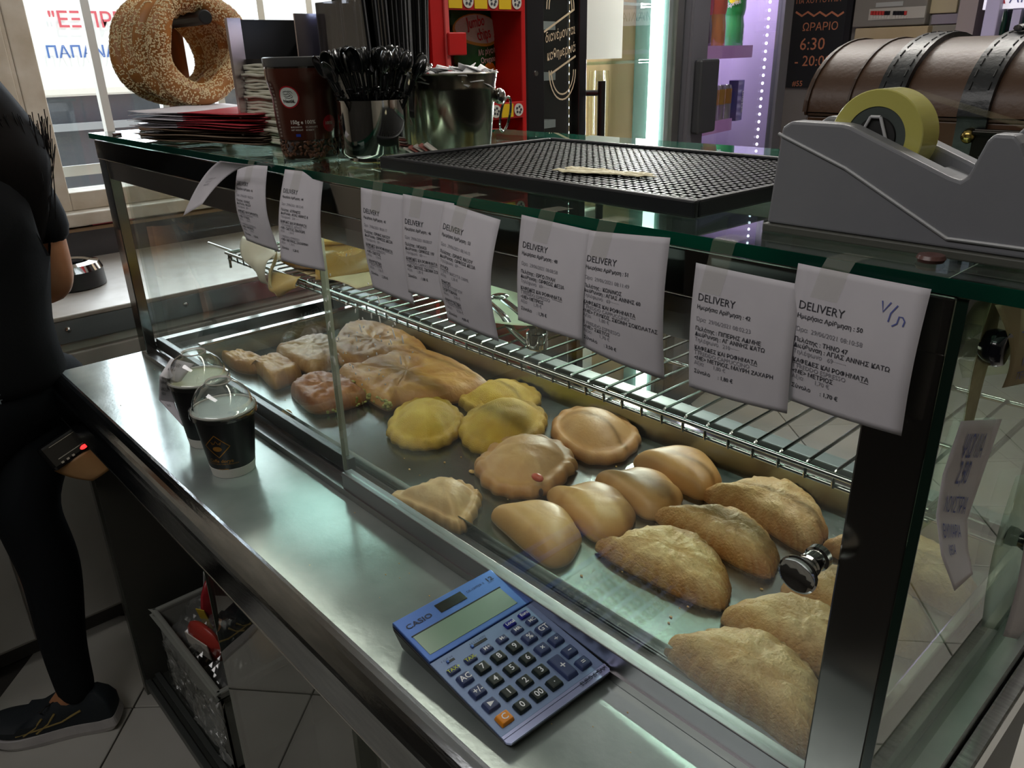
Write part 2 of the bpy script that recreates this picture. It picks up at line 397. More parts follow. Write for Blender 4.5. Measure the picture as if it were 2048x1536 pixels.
obj('door_edge', box(g0-.0015, g0, -.140, -.135, -.76, -.02), gedge2, ctr)
obj('front_strip', box(-.001, 1.52, -.1805, -.172, -.075, -.073), mat('strip_bright', '#e6e6e2', .2, 1.), ctr)

# things inside the counter
bk = at(330, 1420, y=-.08)
bx0, bx1, by0, by1, bz0 = .07, .40, -.105, .17, -.765
bsk = thing('plastic_basket', 'grey plastic basket full of packets inside the counter', 'basket', (.23, .03, bz0))
bm_ = mat('basket_grey', '#8d8f88', .5)
def bframe(t, z0, z1, e=0.):
    x0, x1, y0, y1 = bx0-e, bx1+e, by0-e, by1+e
    return join(box(x0, x1, y0, y0+t, z0, z1), box(x0, x1, y1-t, y1, z0, z1), box(x0, x0+t, y0, y1, z0, z1), box(x1-t, x1, y0, y1, z0, z1))
obj('base', box(bx0, bx1, by0, by1, bz0, bz0+.006), bm_, bsk)
obj('wall', bframe(.004, bz0, bz0+.20), bm_, bsk)
obj('rim', bframe(.012, bz0+.195, bz0+.21, .008), bm_, bsk, bev=.004)
pk = [('box', '#a9a27f', '#8d2f33', 'small yellow carton with a red printed face on the basket, under the counter'), ('packet', '#a12c33', '#c8b23c', 'red and yellow snack packet standing in the basket near its left corner'),
      ('packet', '#4f6a86', '#b9bcb8', 'blue and silver packet leaning against the left wall of the basket'), ('packet', '#b54238', '#ddd8cc', 'red and white packet lying under the clear bag in the basket'),
      ('packet', '#a07a34', '#5c4a2a', 'amber coloured packet under the clear bag at the back of the basket')]
pl = [(.22, .085, -.50, .10, .06, .10, .3), (.155, .01, -.54, .03, .11, .14, .5), (.105, .05, -.545, .02, .10, .13, -.3), (.21, -.055, -.585, .11, .03, .09, .2), (.32, .03, -.575, .10, .07, .06, -.2)]
for (nm, c1, c2, lb), (x, y, z, sx, sy, sz, r) in zip(pk, pl):
    M = Matrix.Translation((x, y, z)) @ Matrix.Rotation(r, 4, 'Z') @ Matrix.Rotation(r*.5, 4, 'X')
    if nm == 'box': g = box(-sx/2, sx/2, -sy/2, sy/2, -sz/2, sz/2)
    else: g = ball((0, 0, 0), sx/2*1.1, sy/2*1.1, sz/2*1.1, 14, 8)
    t = thing('snack_'+nm, lb, nm, (x, y, z-sz/2))
    obj('wrapper', xf(g, M), mat('wrap_'+c1, c1, .3), t, smooth=nm != 'box', bev=.002 if nm == 'box' else 0)
    obj('printed_band', xf(box(-sx*.35, sx*.35, -sy/2-.005, -sy/2-.003, -sz*.2, sz*.25), M), mat('wrap_'+c2, c2, .4), t)
def bagf(u, v):
    x = .12+.30*u; yy = -.113 - .006*v + .03*(1-v)*math.sin(3*u)
    p = Vector((x, yy, -.535-.19*v))
    if v < .35: p.y += .25*(.35-v)
    n = noise.noise(Vector((u*7, v*6, 3)))*.02 + abs(noise.noise(Vector((u*18, v*15, 1))))*.012
    return p + Vector((0, -n*.6, n))
tag(obj('plastic_bag', sheet(bagf, 44, 34), pane('bag_film', (.88, .88, .88), ior=1.6, gain=2.2, rough=.12, dirt=.22), smooth=False), 'crumpled clear plastic bag draped over the front of the basket', 'bag')

# ------------------------------------------------------------------ display case
case = thing('display_case', 'glass pastry case with steel frame standing on the service counter', 'display case', (.75, .23, 0))
PW, PD, ZT = .040, .020, .355
for x in (0, X1-PW):
    for y in (0, YB-PD):
        obj('post', box(x, x+PW, y, y+PD, 0, .418), darksteel, case, bev=.0015)
for y in (0, YB-PD):
    obj('top_rail', box(0, X1, y-.001, y+PD+.001, .384, .418), darksteel, case, bev=.0015)
    obj('lower_rail', box(PW, X1-PW, y+.003, y+PD, .350, .3825), alu, case, bev=.001)
for x in (0, X1-PD):
    obj('side_rail', box(x, x+PD, PD, YB-PD, .384, .418), darksteel, case, bev=.0015)
    obj('base_rail', box(x, x+PD, PD, YB-PD, 0, .02), darksteel, case)
obj('back_base', box(PW, X1-PW, YB-PD-.012, YB-.004, 0, .058), mat('steel_backrail', '#7c898b', .42, .45), case, bev=.002)
obj('floor_plate', box(.0, X1, .045, YB, 0.0005, .004), steel, case)
obj('door_track', join(box(PW, X1-PW, -.006, .040, .0005, .004), box(PW, X1-PW, -.006, -.003, .004, .010), box(PW, X1-PW, .016, .019, .004, .010), box(PW, X1-PW, .037, .040, .004, .012)), alu, case)
# glass
gt = obj('glass_top', box(-.006, X1+.035, -.006, YB+.012, .4205, .430), glasst, case)
for (a, b, c_, d_) in ((-.006, X1+.035, -.0065, -.006), (-.006, X1+.035, YB+.012, YB+.0125), (-.0065, -.006, -.006, YB+.012), (X1+.035, X1+.0355, -.006, YB+.012)):
    obj('polished_edge', box(a, b, c_, d_, .4208, .4297), gedge, gt)
obj('end_glass', box(.006, .011, PD, YB-PD, .02, .384), glass, case)
obj('end_glass', box(X1+.001, X1+.007, -.002, YB, .0, .419), pane('glass_end_right', (.80, .88, .80), gain=1.1, dirt=.12), case)
obj('end_glass_edge', box(X1+.001, X1+.007, -.003, -.002, .0, .419), mat('glass_edge_dark', '#12241c', .2), case)
obj('back_glass', box(PW, X1-PW, YB-.012, YB-.007, .058, .384), glass, case)
dx0 = at(641, 560, y=.0).x
dx1 = at(1763, 862, y=.002).x
rd = obj('sliding_door', box(dx0, dx1, .001, .006, .034, .37), glassd, case, label='front sliding glass door on the right')
obj('bottom_rail', box(dx0, X1-PW, -.004, .012, .004, .033), mat('alu_light', '#a3a2a6', .36, 1.), rd, bev=.0012)
obj('glass_edge', box(dx0-.0012, dx0, .001, .006, .034, .37), gedge2, rd)
obj('glass_edge', box(dx1, dx1+.0012, .001, .006, .034, .37), gedge2, rd)
rx1 = at(697, 940, y=.026).x
ld = obj('sliding_door', box(PW+.002, rx1, .024, .029, .030, .37), glassd, case, label='rear sliding glass door on the left')
obj('bottom_rail', box(PW+.002, rx1+.01, .021, .033, .012, .034), mat('alu_dark', '#77797a', .3, 1.), ld, bev=.0012)
obj('glass_edge', box(rx1, rx1+.0012, .024, .029, .034, .37), gedge2, ld)
kp = at(1640, 1112, y=.001)
Mk = Matrix.Translation(kp) @ Matrix.Rotation(PI/2, 4, 'X') @ Matrix.Rotation(0, 4, 'Z')
obj('door_knob', xf(lathe([(0, 0), (.009, 0), (.009, .005), (.0075, .006), (.0075, .014), (.0085, .015), (.0085, .0165), (.0075, .0175), (.0078, .021), (.010, .024), (.0135, .0285), (.0138, .030), (.0125, .0305), (.009, .0290), (0, .0285)], 32), Mk), chrome, rd, smooth=True)
# dried drops on the door glass
drops = []
for k in range(70):
    px = random.gauss(715, 62); py = random.gauss(690, 60)
    p = at(px, py, y=.0004); a = random.uniform(-.5, .5); l = random.choice((.002, .003, .003, .006, .010)) * random.uniform(.6, 1.2); wd = .0009
    if p.x < dx0+.004: continue
    n = 8; poly = [(l/2*math.sin(2*PI*i/n)*math.sin(a)+wd*math.cos(2*PI*i/n), l/2*math.sin(2*PI*i/n)*math.cos(a)) for i in range(n)]
    drops.append(prism(poly, lambda u, v: (p.x+u, .0009, p.z+v), lambda u, v: (p.x+u, .0002, p.z+v)))
o = obj('dried_drops', join(*drops), mat('lime_spots', '#e4e4e0', .6), rd); o['kind'] = 'stuff'
# lamp tube under the lid
obj('lamp_tube', cyl((.06, .043, .372), (X1-.05, .043, .372), .009, n=14), mat('tube_glow', (1, .95, .84), .5, emit=11), case, smooth=True)
obj('lamp_holder', box(.045, X1-.042, .030, .056, .3815, .389), white, case)
# round knobs screwed to the right end glass, washers on the lid
for px, py, r in ((1966, 690, .011), (2040, 1078, .009)):
    p = at(px, py, x=X1+.007)
    obj('screw_knob', xf(lathe([(0, 0), (r*.8, 0), (r, .004), (r, .010), (r*.85, .0125), (0, .0125)], 20), Matrix.Translation(p) @ Matrix.Rotation(PI/2, 4, 'Y')), mat('knob_dark', '#12141f', .15, coat=1.), case, smooth=True)
for px, py, lb in ((234, 268, 'small dark washer lying on the glass lid by its left corner'), (1862, 516, 'small brown rubber pad on the glass lid under the tape dispenser front')):
    p = at(px, py, z=.432)
    tag(obj('lid_pad', lathe([(0, 0), (.007, 0), (.008, .002), (.007, .004), (.0035, .0045), (0, .003)], 20, (p.x, p.y, .430)), mat('pad_brown', '#6a4a44', .3), smooth=True), lb, 'pad')

gp = [at(px, py, x=X1+.0074) for px, py in ((1984, 602), (2003, 606), (1990, 680), (1966, 765), (1950, 830), (1938, 888), (1922, 884), (1934, 810), (1946, 745), (1966, 660))]
o = obj('glue_streak', ([tuple(p) for p in gp], [tuple(range(len(gp)))]), mat('glue_old', '#c4b98e', .6, col2='#8d8258', scale=40, alpha=.7), case, thick=.0004)
# ---- baking tray
tx0, tx1, ty0, ty1, tz = .205, 1.465, .052, .395, .012
tray = thing('baking_tray', 'long shallow steel tray under the pastries inside the glass case', 'tray', (.83, .22, .004))
tm = mat('tray_steel', '#8f9a97', .24, 1., col2='#9fa8a5', scale=9, rvar=.08, bump=.06, bscale=120)
obj('pan', box(tx0, tx1, ty0, ty1, .005, tz), tm, tray)
def slope(a, b): return (a, b)
wl = [((tx0, ty0), (tx1, ty0)), ((tx1, ty0), (tx1, ty1)), ((tx1, ty1), (tx0, ty1)), ((tx0, ty1), (tx0, ty0))]
for (ax, ay), (bx, by) in wl:
    mx, my = (tx0+tx1)/2, (ty0+ty1)/2
    def o_(x, y, e): return (x + (e if x > mx else -e), y + (e if y > my else -e))
    h = .030 if ay == by == ty0 else .048
    q = [(*o_(ax, ay, 0), tz), (*o_(bx, by, 0), tz), (*o_(bx, by, .008), h), (*o_(ax, ay, .008), h)]
    r = [(*o_(ax, ay, .002), tz-.003), (*o_(bx, by, .002), tz-.003), (*o_(bx, by, .0095), h), (*o_(ax, ay, .0095), h)]
    obj('tray_wall', (q + r, [(0, 1, 2, 3), (4, 7, 6, 5), (0, 4, 5, 1), (1, 5, 6, 2), (2, 6, 7, 3), (3, 7, 4, 0)]), tm, tray)
for (x0, x1, y0, y1) in ((tx0-.024, tx0-.007, ty0, ty1+.01), (tx1+.007, tx1+.016, ty0, ty1+.01), (tx0, tx1, ty1+.007, ty1+.020)):
    obj('tray_rim', box(x0, x1, y0, y1, .045, .050), chrome, tray, bev=.002)
# ---- wire rack
RZ_ = .200
rack = thing('wire_rack', 'chromed wire rack spanning the inside of the glass case', 'rack', (.8, .3, RZ_))
rk0, rk1, ry0, ry1 = .136, 1.46, .155, .425
wire = mat('wire_chrome', '#b9bdbb', .12, 1.)
for y in (ry0, ry1):
    obj('edge_rod', cyl((rk0, y, RZ_), (rk1, y, RZ_), .0028, n=10), wire, rack, smooth=True)
obj('lower_rod', cyl((rk0, ry0+.004, RZ_-.012), (rk1, ry0+.004, RZ_-.012), .0024, n=10), wire, rack, smooth=True)
obj('middle_rod', cyl((rk0, .29, RZ_-.005), (rk1, .29, RZ_-.005), .0026, n=10), wire, rack, smooth=True)
for x in (rk0, rk1): obj('end_rod', cyl((x, ry0, RZ_), (x, ry1, RZ_), .0028, n=10), wire, rack, smooth=True)
rg = tube([(0, ry0, RZ_-.012), (0, ry0-.001, RZ_-.003), (0, ry0+.004, RZ_+.0035), (0, ry1-.004, RZ_+.0035), (0, ry1, RZ_-.002)], .0017, 6)
cr0 = None
for k in range(50):
    x = .904 - 28*.0265 + k*.0265
    if not rk0+.008 < x < rk1-.005: continue
    if cr0 is None: cr0 = obj('cross_rod', xf(rg, Matrix.Translation((x, 0, 0))), wire, rack, smooth=True); cx0 = x
    else:
        c = cr0.copy(); COL.objects.link(c); c.location = (x - cx0, 0, 0)
for x in (rk0, rk1):
    s = -1 if x < .7 else 1
    for y in (ry0+.02, ry1-.02):
        obj('support_arm', cyl((x, y, RZ_-.003), (.0065 if s < 0 else X1+.0005, y, RZ_-.003), .003, n=8), wire, rack)
obj('foot', cyl((rk0+.004, ry0+.004, RZ_-.002), (rk0+.004, ry0+.004, RZ_-.03), .0026, n=8), wire, rack)
p = at(1206, 770, y=ry0+.012)
obj('stop_loop', tube([(p.x-.016, ry0+.004, RZ_-.010), (p.x-.016, ry0+.03, RZ_-.012), (p.x+.016, ry0+.03, RZ_-.012), (p.x+.016, ry0+.004, RZ_-.010)], .0024, 8), wire, rack)

# ------------------------------------------------------------------ pastries
def spline(pts, n):
    P = [Vector(p) for p in pts]; m = len(P); out = []
    for i in range(m):
        a, b, c, d = P[i-1], P[i], P[(i+1) % m], P[(i+2) % m]
        for k in range(n):
            t = k/n; out.append(.5*((2*b) + (c-a)*t + (2*a-5*b+4*c-d)*t*t + (3*b-a-3*c+d)*t*t*t))
    return out
def pastry(name, label, px, H_in, material, rough=.0012, freq=55, crimp=0., crimps=26, p=3.8, q=.60, group=None, base=None, zs=(.014, .030), seed=0, cat='pastry', rim=.25, flat=.0, ripple=0., brown=1., collar=False):
    """cushion of dough: px is the outline as seen, each point (x, y, height class)"""
    base = tz if base is None else base; H = H_in*.88
    pts = []
    for a in px:
        hgt = zs[a[2]] if len(a) > 2 else zs[0]
        w_ = at(a[0], a[1], z=base - tz + hgt); pts.append(Vector((w_.x, w_.y)))
    out = spline(pts, max(6, 84//len(pts))); n = len(out); c = sum(out, Vector((0, 0)))/n
    M = 15; V, F, B = [], [], []
    ox = Vector((seed*3.1, seed*1.7, seed*.9))
    for k in range(M+1):
        r = math.sin(k/M*PI/2) ** 1.0
        for i, o in enumerate(out):
            e = o - c; a = math.atan2(e.y, e.x)
            rr = r
            if crimp and r > .8: rr = r + crimp/max(e.length, .01)*math.sin(i/n*2*PI*crimps)*(r-.8)/.2
            xy = c + e*rr
            h = H*max(0, 1-r**p)**q
            if collar: h = H*(max(0, 1-(r/.88)**2.6)**.75 if r < .88 else 0); h = max(h, H*.40*max(0, 1-abs((r-.86)/.145)**2.6)**.6)
            h = h*(1-flat) + flat*H*min(1, (1-r)*7)**.5
            z = base + .004*(1 if k < M else .6) + h
            nv = Vector((xy.x*freq, xy.y*freq, 0)) + ox
            d = noise.noise(nv) + .5*noise.noise(nv*2.3)
            if ripple:   # flaky skin: sharp folds running across the pastry
                d2 = noise.noise(Vector((xy.x*freq*.9 + xy.y*freq*.5, xy.y*freq*1.8 - xy.x*freq*.6, 5)) + ox*2)
                d += -ripple*abs(d2)*2
            if crimp and r > .78: d += 1.2*math.sin(i/n*2*PI*crimps)*(r-.78)/.22
            z += d*rough*min(1, (1-r)*6 + .15)
            if k == M: z = base + .003
            V.append((xy.x, xy.y, max(z, base+.0005)))
            lo = max(0, min(1, (r-.70)/.3)); nn = .5+.5*noise.noise(Vector((xy.x*28, xy.y*28, 2))+ox)
            B.append(max(0, min(1, brown*(lo*rim*2*(.4+nn) + .55*max(0, nn-.42)*2*rim + (.25*(d < -.35)))))) 
    for k in range(M):
        F += [(k*n+i, k*n+(i+1) % n, (k+1)*n+(i+1) % n, (k+1)*n+i) for i in range(n)]
    b0 = len(V)
    for i, o in enumerate(out):
        e = (o-c)*.93; V.append((c.x+e.x, c.y+e.y, base+.0002)); B.append(.9)
    F += [(M*n+i, M*n+(i+1) % n, b0+(i+1) % n, b0+i) for i in range(n)]
    F.append(tuple(range(b0, b0+n))[::-1])
    me = D.meshes.new(name); cc = Vector((c.x, c.y, base)); me.from_pydata([Vector(v)-cc for v in V], [], F)
    at_ = me.attributes.new('bake', 'FLOAT', 'POINT')
    for i, b in enumerate(B): at_.data[i].value = b
    me.materials.append(material); me.shade_smooth()
    o = D.objects.new(name, me); COL.objects.link(o); o.location = cc; WM[o.name] = Matrix.Translation(cc)
    tag(o, label, cat, group)
    return o, c
flaky = mat('dough_flaky', '#dec48c', .5, col2='#cfad6c', scale=38, bump=1., bscale=330, attr='#a86f30')
smoothd = mat('dough_smooth', '#cfa668', .42, col2='#c3975a', scale=22, bump=.12, bscale=260, attr='#a06c38')
corn = mat('dough_corn', '#dcc04c', .62, col2='#cfa938', scale=26, bump=.9, bscale=700, attr='#c09a3e')
tand = mat('dough_tan', '#d3ad74', .5, col2='#c4985c', scale=26, bump=.25, bscale=240, attr='#b07c48')
puff = mat('dough_puff', '#dcb25e', .48, col2='#c08e48', scale=24, bump=.6, bscale=110, attr='#94582c', stretch=(1, 2.4, 1))
spin = mat('filling_spinach', '#6f7434', .6, col2='#a9a558', scale=110, bump=.8, bscale=160)
red = mat('filling_red', '#b5472a', .4)
T = lambda *a: [(x, y, 1) for x, y in a]
B_ = lambda *a: [(x, y, 0) for x, y in a]
FG, SG = 'flaky half moon pastries', 'smooth half moon pies'
fl = dict(rough=.0030, freq=66, crimp=.0013, crimps=34, ripple=1.0, rim=.30)
pastry('half_moon_pastry', 'flaky half moon pastry behind the blue calculator, left one of the middle flaky row', B_((1190, 1102), (1240, 1137), (1310, 1172), (1385, 1208), (1440, 1224), (1458, 1205)) + T((1462, 1150), (1440, 1105), (1395, 1068), (1330, 1050), (1260, 1056), (1215, 1080)), .036, flaky, group=FG, seed=1, **fl)
pastry('half_moon_pastry', 'flaky half moon pastry in the middle of the middle flaky row', B_((1306, 1040), (1370, 1072), (1430, 1110), (1500, 1148), (1540, 1160), (1556, 1135)) + T((1557, 1092), (1525, 1050), (1470, 1020), (1400, 1010), (1345, 1014)), .036, flaky, group=FG, seed=2, **fl)
pastry('half_moon_pastry', 'flaky half moon pastry against the back wall of the tray', B_((1401, 998), (1470, 1026), (1530, 1062), (1590, 1100), (1622, 1110), (1645, 1088)) + T((1658, 1045), (1630, 998), (1580, 965), (1510, 955), (1445, 968)), .038, flaky, group=FG, seed=3, **fl)
pastry('half_moon_pastry', 'flaky half moon pastry at the back partly behind the right corner post', B_((1644, 1100), (1720, 1140), (1800, 1178), (1870, 1216), (1925, 1238), (1958, 1215)) + T((1960, 1165), (1915, 1105), (1840, 1072), (1750, 1058), (1685, 1068)), .034, flaky, group=FG, seed=4, **fl)
pastry('half_moon_pastry', 'flaky half moon pastry behind the metal door knob', B_((1560, 1190), (1630, 1225), (1700, 1262), (1770, 1300), (1830, 1322), (1868, 1300)) + T((1868, 1240), (1820, 1185), (1750, 1145), (1670, 1126), (1600, 1140)), .036, flaky, group=FG, seed=5, **fl)
pastry('half_moon_pastry', 'flaky half moon pastry just below the metal door knob', B_((1440, 1244), (1500, 1285), (1570, 1325), (1640, 1358), (1720, 1392), (1765, 1370)) + T((1762, 1318), (1715, 1258), (1640, 1208), (1560, 1186), (1490, 1198)), .040, flaky, group=FG, seed=6, **fl)
o, c = pastry('half_moon_pastry', 'largest and nearest flaky half moon pastry, by the foot of the right post', B_((1328, 1305), (1370, 1350), (1440, 1405), (1520, 1455), (1590, 1512), (1628, 1520)) + T((1655, 1462), (1660, 1395), (1615, 1325), (1540, 1272), (1460, 1254), (1385, 1262)), .042, flaky, group=FG, seed=7, **fl)
sm = dict(rough=.0007, freq=30, rim=.2, p=3.4, q=.55)
pastry('half_moon_pie', 'smooth brown half moon pie nearest the glass door, first of its row of four', B_((982, 1038), (1020, 1078), (1060, 1112), (1100, 1138), (1140, 1128), (1162, 1090)) + T((1160, 1055), (1132, 1018), (1080, 1000), (1020, 1006)), .034, smoothd, group=SG, seed=11, **sm)
pastry('half_moon_pie', 'smooth brown half moon pie, second in its row from the glass door', B_((1093, 998), (1130, 1036), (1165, 1070), (1198, 1088), (1250, 1075), (1270, 1045)) + T((1268, 1010), (1235, 975), (1180, 962), (1120, 975)), .032, smoothd, group=SG, seed=12, **sm)
pastry('half_moon_pie', 'smooth half moon pie with a pale streak, third in its row from the glass door', B_((1190, 965), (1225, 995), (1265, 1025), (1300, 1042), (1345, 1035), (1365, 1005)) + T((1362, 978), (1330, 948), (1275, 934), (1220, 945)), .032, smoothd, group=SG, seed=13, **sm)
pastry('half_moon_pie', 'smooth brown half moon pie by the tray back wall, fourth in its row', B_((1266, 930), (1310, 958), (1360, 985), (1405, 1002), (1438, 985)) + T((1444, 945), (1412, 908), (1360, 893), (1305, 898)), .034, smoothd, group=SG, seed=14, **sm)
rd_ = dict(rough=.0017, freq=42, crimp=.0018, crimps=19, collar=True)
pastry('round_pie', 'round yellow corn flour pie nearest the glass door, left of the other two', B_((774, 868), (800, 896), (850, 903), (900, 890), (926, 860)) + T((924, 820), (890, 792), (840, 788), (795, 808)), .036, corn, group='yellow corn flour pies', seed=21, **rd_)
pastry('round_pie', 'round yellow corn flour pie with a cracked front, the right front one', B_((917, 868), (938, 902), (985, 912), (1040, 900), (1080, 880), (1094, 850)) + T((1085, 812), (1040, 793), (985, 795), (938, 818)), .044, corn, group='yellow corn flour pies', seed=22, **rd_)
pastry('round_pie', 'round yellow corn flour pie at the back behind the cracked one', B_((917, 810), (950, 832), (1000, 845), (1050, 836), (1082, 806)) + T((1068, 768), (1020, 753), (965, 758), (930, 778)), .034, corn, group='yellow corn flour pies', seed=23, **rd_)
pastry('round_pie', 'smooth tan round pie near the tray back wall right of the yellow pies', B_((1102, 868), (1130, 905), (1180, 930), (1240, 926), (1278, 895)) + T((1275, 852), (1235, 822), (1170, 808), (1120, 818)), .040, tand, group='tan round pies', seed=24, rough=.0012, freq=34, crimp=.0014, crimps=15, collar=True)
o, c = pastry('round_pie', 'tan round pie with a crimped rim and a red filling leak, before the yellow pies', B_((950, 945), (975, 982), (1030, 1000), (1095, 992), (1140, 955)) + T((1153, 915), (1125, 880), (1060, 865), (995, 876), (960, 908)), .044, tand, group='tan round pies', seed=25, rough=.0019, freq=44, crimp=.0022, crimps=17, collar=True, rim=.3)
p = at(1075, 955, z=.042)
obj('red_filling', ball(p, .010, .006, .005, 12, 6), red, o, smooth=True)
p = at(1082, 985, z=.022)
obj('burnt_drip', ball(p, .003, .003, .006, 8, 6), mat('burnt', '#3a2010', .5), o, smooth=True)
pastry('triangular_pie', 'pale triangular pie with a crimped edge right behind the sliding door rail', B_((778, 1006), (830, 1030), (880, 1052), (920, 1070), (945, 1050), (962, 1010)) + T((955, 972), (915, 952), (870, 950), (825, 970)), .036, mat('dough_pale', '#dcbf8c', .5, col2='#cfa86c', scale=24, bump=.3, bscale=220, attr='#b08450'), seed=26, rough=.0018, freq=46, crimp=.0018, crimps=21, collar=True)
pf = dict(rough=.0030, freq=52, ripple=1.1, p=8, q=.5, rim=.36, flat=.45, brown=.6)
o, c = pastry('spinach_pie', 'large folded golden spinach pie in the middle left of the tray', B_((678, 752), (705, 778), (740, 806), (775, 824), (800, 815), (860, 812), (930, 806)) + T((985, 772), (950, 742), (890, 712), (820, 694), (770, 705), (720, 728)), .032, puff, seed=31, **pf)
def fill(o, pa, pb, hh, n=46, seed=3, m=spin):
    a, b = at(*pa, z=tz), at(*pb, z=tz); r = random.Random(seed); gs = []
    for k in range(n):
        t = r.random(); q_ = a.lerp(b, t); z = tz + .004 + hh*r.random()
        gs.append(ball((q_.x+r.uniform(-.004, .004), q_.y+r.uniform(-.004, .004), z), r.uniform(.003, .006), r.uniform(.002, .005), r.uniform(.002, .004), 6, 4))
    f = obj('green_filling', join(*gs), m, o, smooth=True); f['kind'] = 'stuff'
fill(o, (700, 782), (785, 832), .016)
pastry('cheese_pie', 'large brown pie at the back left behind the folded spinach pie', B_((660, 712), (690, 738), (740, 745), (790, 735)) + T((855, 722), (850, 690), (800, 664), (740, 646), (690, 652), (668, 680)), .034, puff, seed=32, **pf)
o, c = pastry('spinach_slice', 'cut slice of spinach pie with a dark brown crust nearest the sliding doors', B_((582, 788), (605, 815), (632, 830), (690, 822), (735, 805)) + T((720, 778), (690, 755), (640, 746), (600, 758)), .030, mat('dough_dark', '#bd8552', .46, col2='#98603a', scale=22, bump=.6, bscale=110, attr='#6e3f20', stretch=(1, 2.4, 1)), seed=33, **pf)
fill(o, (655, 830), (738, 806), .012, 40, 5)
pastry('puff_square', 'pale ridged puff pastry square at the back left', B_((553, 712), (590, 738), (625, 752), (665, 740)) + T((690, 700), (660, 676), (620, 672), (580, 688)), .030, mat('dough_ridged', '#dabb88', .46, col2='#b08a55', scale=24, bump=.7, bscale=90, attr='#8a5a2c', stretch=(3, 1, 1)), seed=34, **pf)
pastry('puff_square', 'glazed brown puff pastry square behind the front paper cup', B_((515, 748), (545, 778), (570, 775), (604, 758)) + T((590, 728), (560, 713), (525, 716), (500, 730)), .030, puff, seed=35, **pf)
pastry('puff_square', 'small glazed puff pastry end piece farthest left in the tray', B_((445, 722), (470, 742), (510, 748), (535, 738)) + T((510, 712), (478, 703), (450, 708)), .026, puff, seed=36, **pf)
pastry('pastry_crumb', 'pale broken pastry corner lying by the left sliding door rail', B_((535, 826), (560, 838), (582, 842), (584, 828)) + T((565, 820), (545, 816)), .010, flaky, seed=37, rough=.001, freq=80, cat='pastry piece')
r = random.Random(4); cr = []
for k in range(90):
    x, y = r.uniform(.3, 1.4), r.uniform(.06, .36); s = r.uniform(.0006, .0016)
    cr.append(ball((x, y, tz+s*.6), s*1.5, s, s*.7, 5, 3))
for k in range(34):
    x, y = r.uniform(.1, 1.4), r.uniform(-.13, -.012); s = r.uniform(.0003, .0008)
    cr.append(ball((x, y, s*.6), s*1.6, s, s*.6, 5, 3))
p = at(944, 943, z=tz+.002); cr.append(ball(p, .006, .004, .0018, 8, 4))
o = obj('crumbs', join(*cr), mat('crumb', '#cfa860', .7)); tag(o, 'scattered pastry crumbs on the tray and on the steel worktop', 'crumbs'); o['kind'] = 'stuff'

# ------------------------------------------------------------------ things on the wire rack
RT = RZ_ + .0055
pb = thing('paper_bag', 'open brown paper bag hanging over the front of the wire rack', 'paper bag', (.5, .27, RT))
kraft = mat('paper_kraft', '#cfc09a', .7, col2='#bfae86', scale=9, bump=.1)
brown = mat('paper_brown', '#a9855a', .7)
b0, b1, b2, b3 = at(490, 478, z=.215), at(590, 608, y=.10), at(735, 590, z=.206), at(735, 500, z=.206)
def bag_low(u, v):
    x = .25 + .33*u; y = .405 - .23*v
    z = RT + .002 + .004*math.sin(u*9)
    return Vector((x, y, z))
obj('bottom_sheet', sheet(bag_low, 24, 28), kraft, pb, smooth=True, thick=.0006)
def quad(A, B, C_, E_, bow=(0, 0, 0), wr=.003, ph=0.):
    bow = Vector(bow)
    return lambda u, v: A.lerp(B, u).lerp(E_.lerp(C_, u), v) + bow*math.sin(PI*v) + Vector((0, -wr*math.sin(7*u+4*v+ph), wr*math.sin(9*v+5*u+ph)))
qA, qB, qC, qD = at(486, 472, y=.175), at(556, 503, y=.150), at(536, 575, y=.135), at(512, 548, y=.142)
obj('front_flap', sheet(quad(qA, qB, qC, qD, (-.008, -.010, 0), .0025), 14, 16), mat('paper_kraft_pale', '#d8d2c2', .65, col2='#cbc3ae', scale=12), pb, smooth=True, thick=.0006)
ochre = mat('paper_ochre', '#b99a5a', .6, col2='#a78848', scale=10)
obj('hanging_fold', sheet(quad(at(545, 545, y=.146), at(604, 552, y=.153), at(598, 574, y=.142), at(556, 594, y=.128), (0, -.012, -.006), .002, 1.), 14, 12), ochre, pb, smooth=True, thick=.0006)
obj('hanging_fold', sheet(quad(qB, at(545, 548, y=.146), at(556, 594, y=.128), qC, (.004, -.010, 0), .0015, 2.), 10, 14), mat('paper_kraft_mid', '#c2b184', .6, col2='#b2a072', scale=10), pb, smooth=True, thick=.0006)
obj('side_fold', sheet(quad(at(640, 470, z=.245), at(735, 480, z=.225), at(742, 545, z=.209), at(628, 560, z=.209), (0, 0, .014), .0025, .5), 16, 14), mat('paper_waxed', '#b08a4e', .22, col2='#9c783e', scale=9, alpha=.85), pb, smooth=True, thick=.0006)
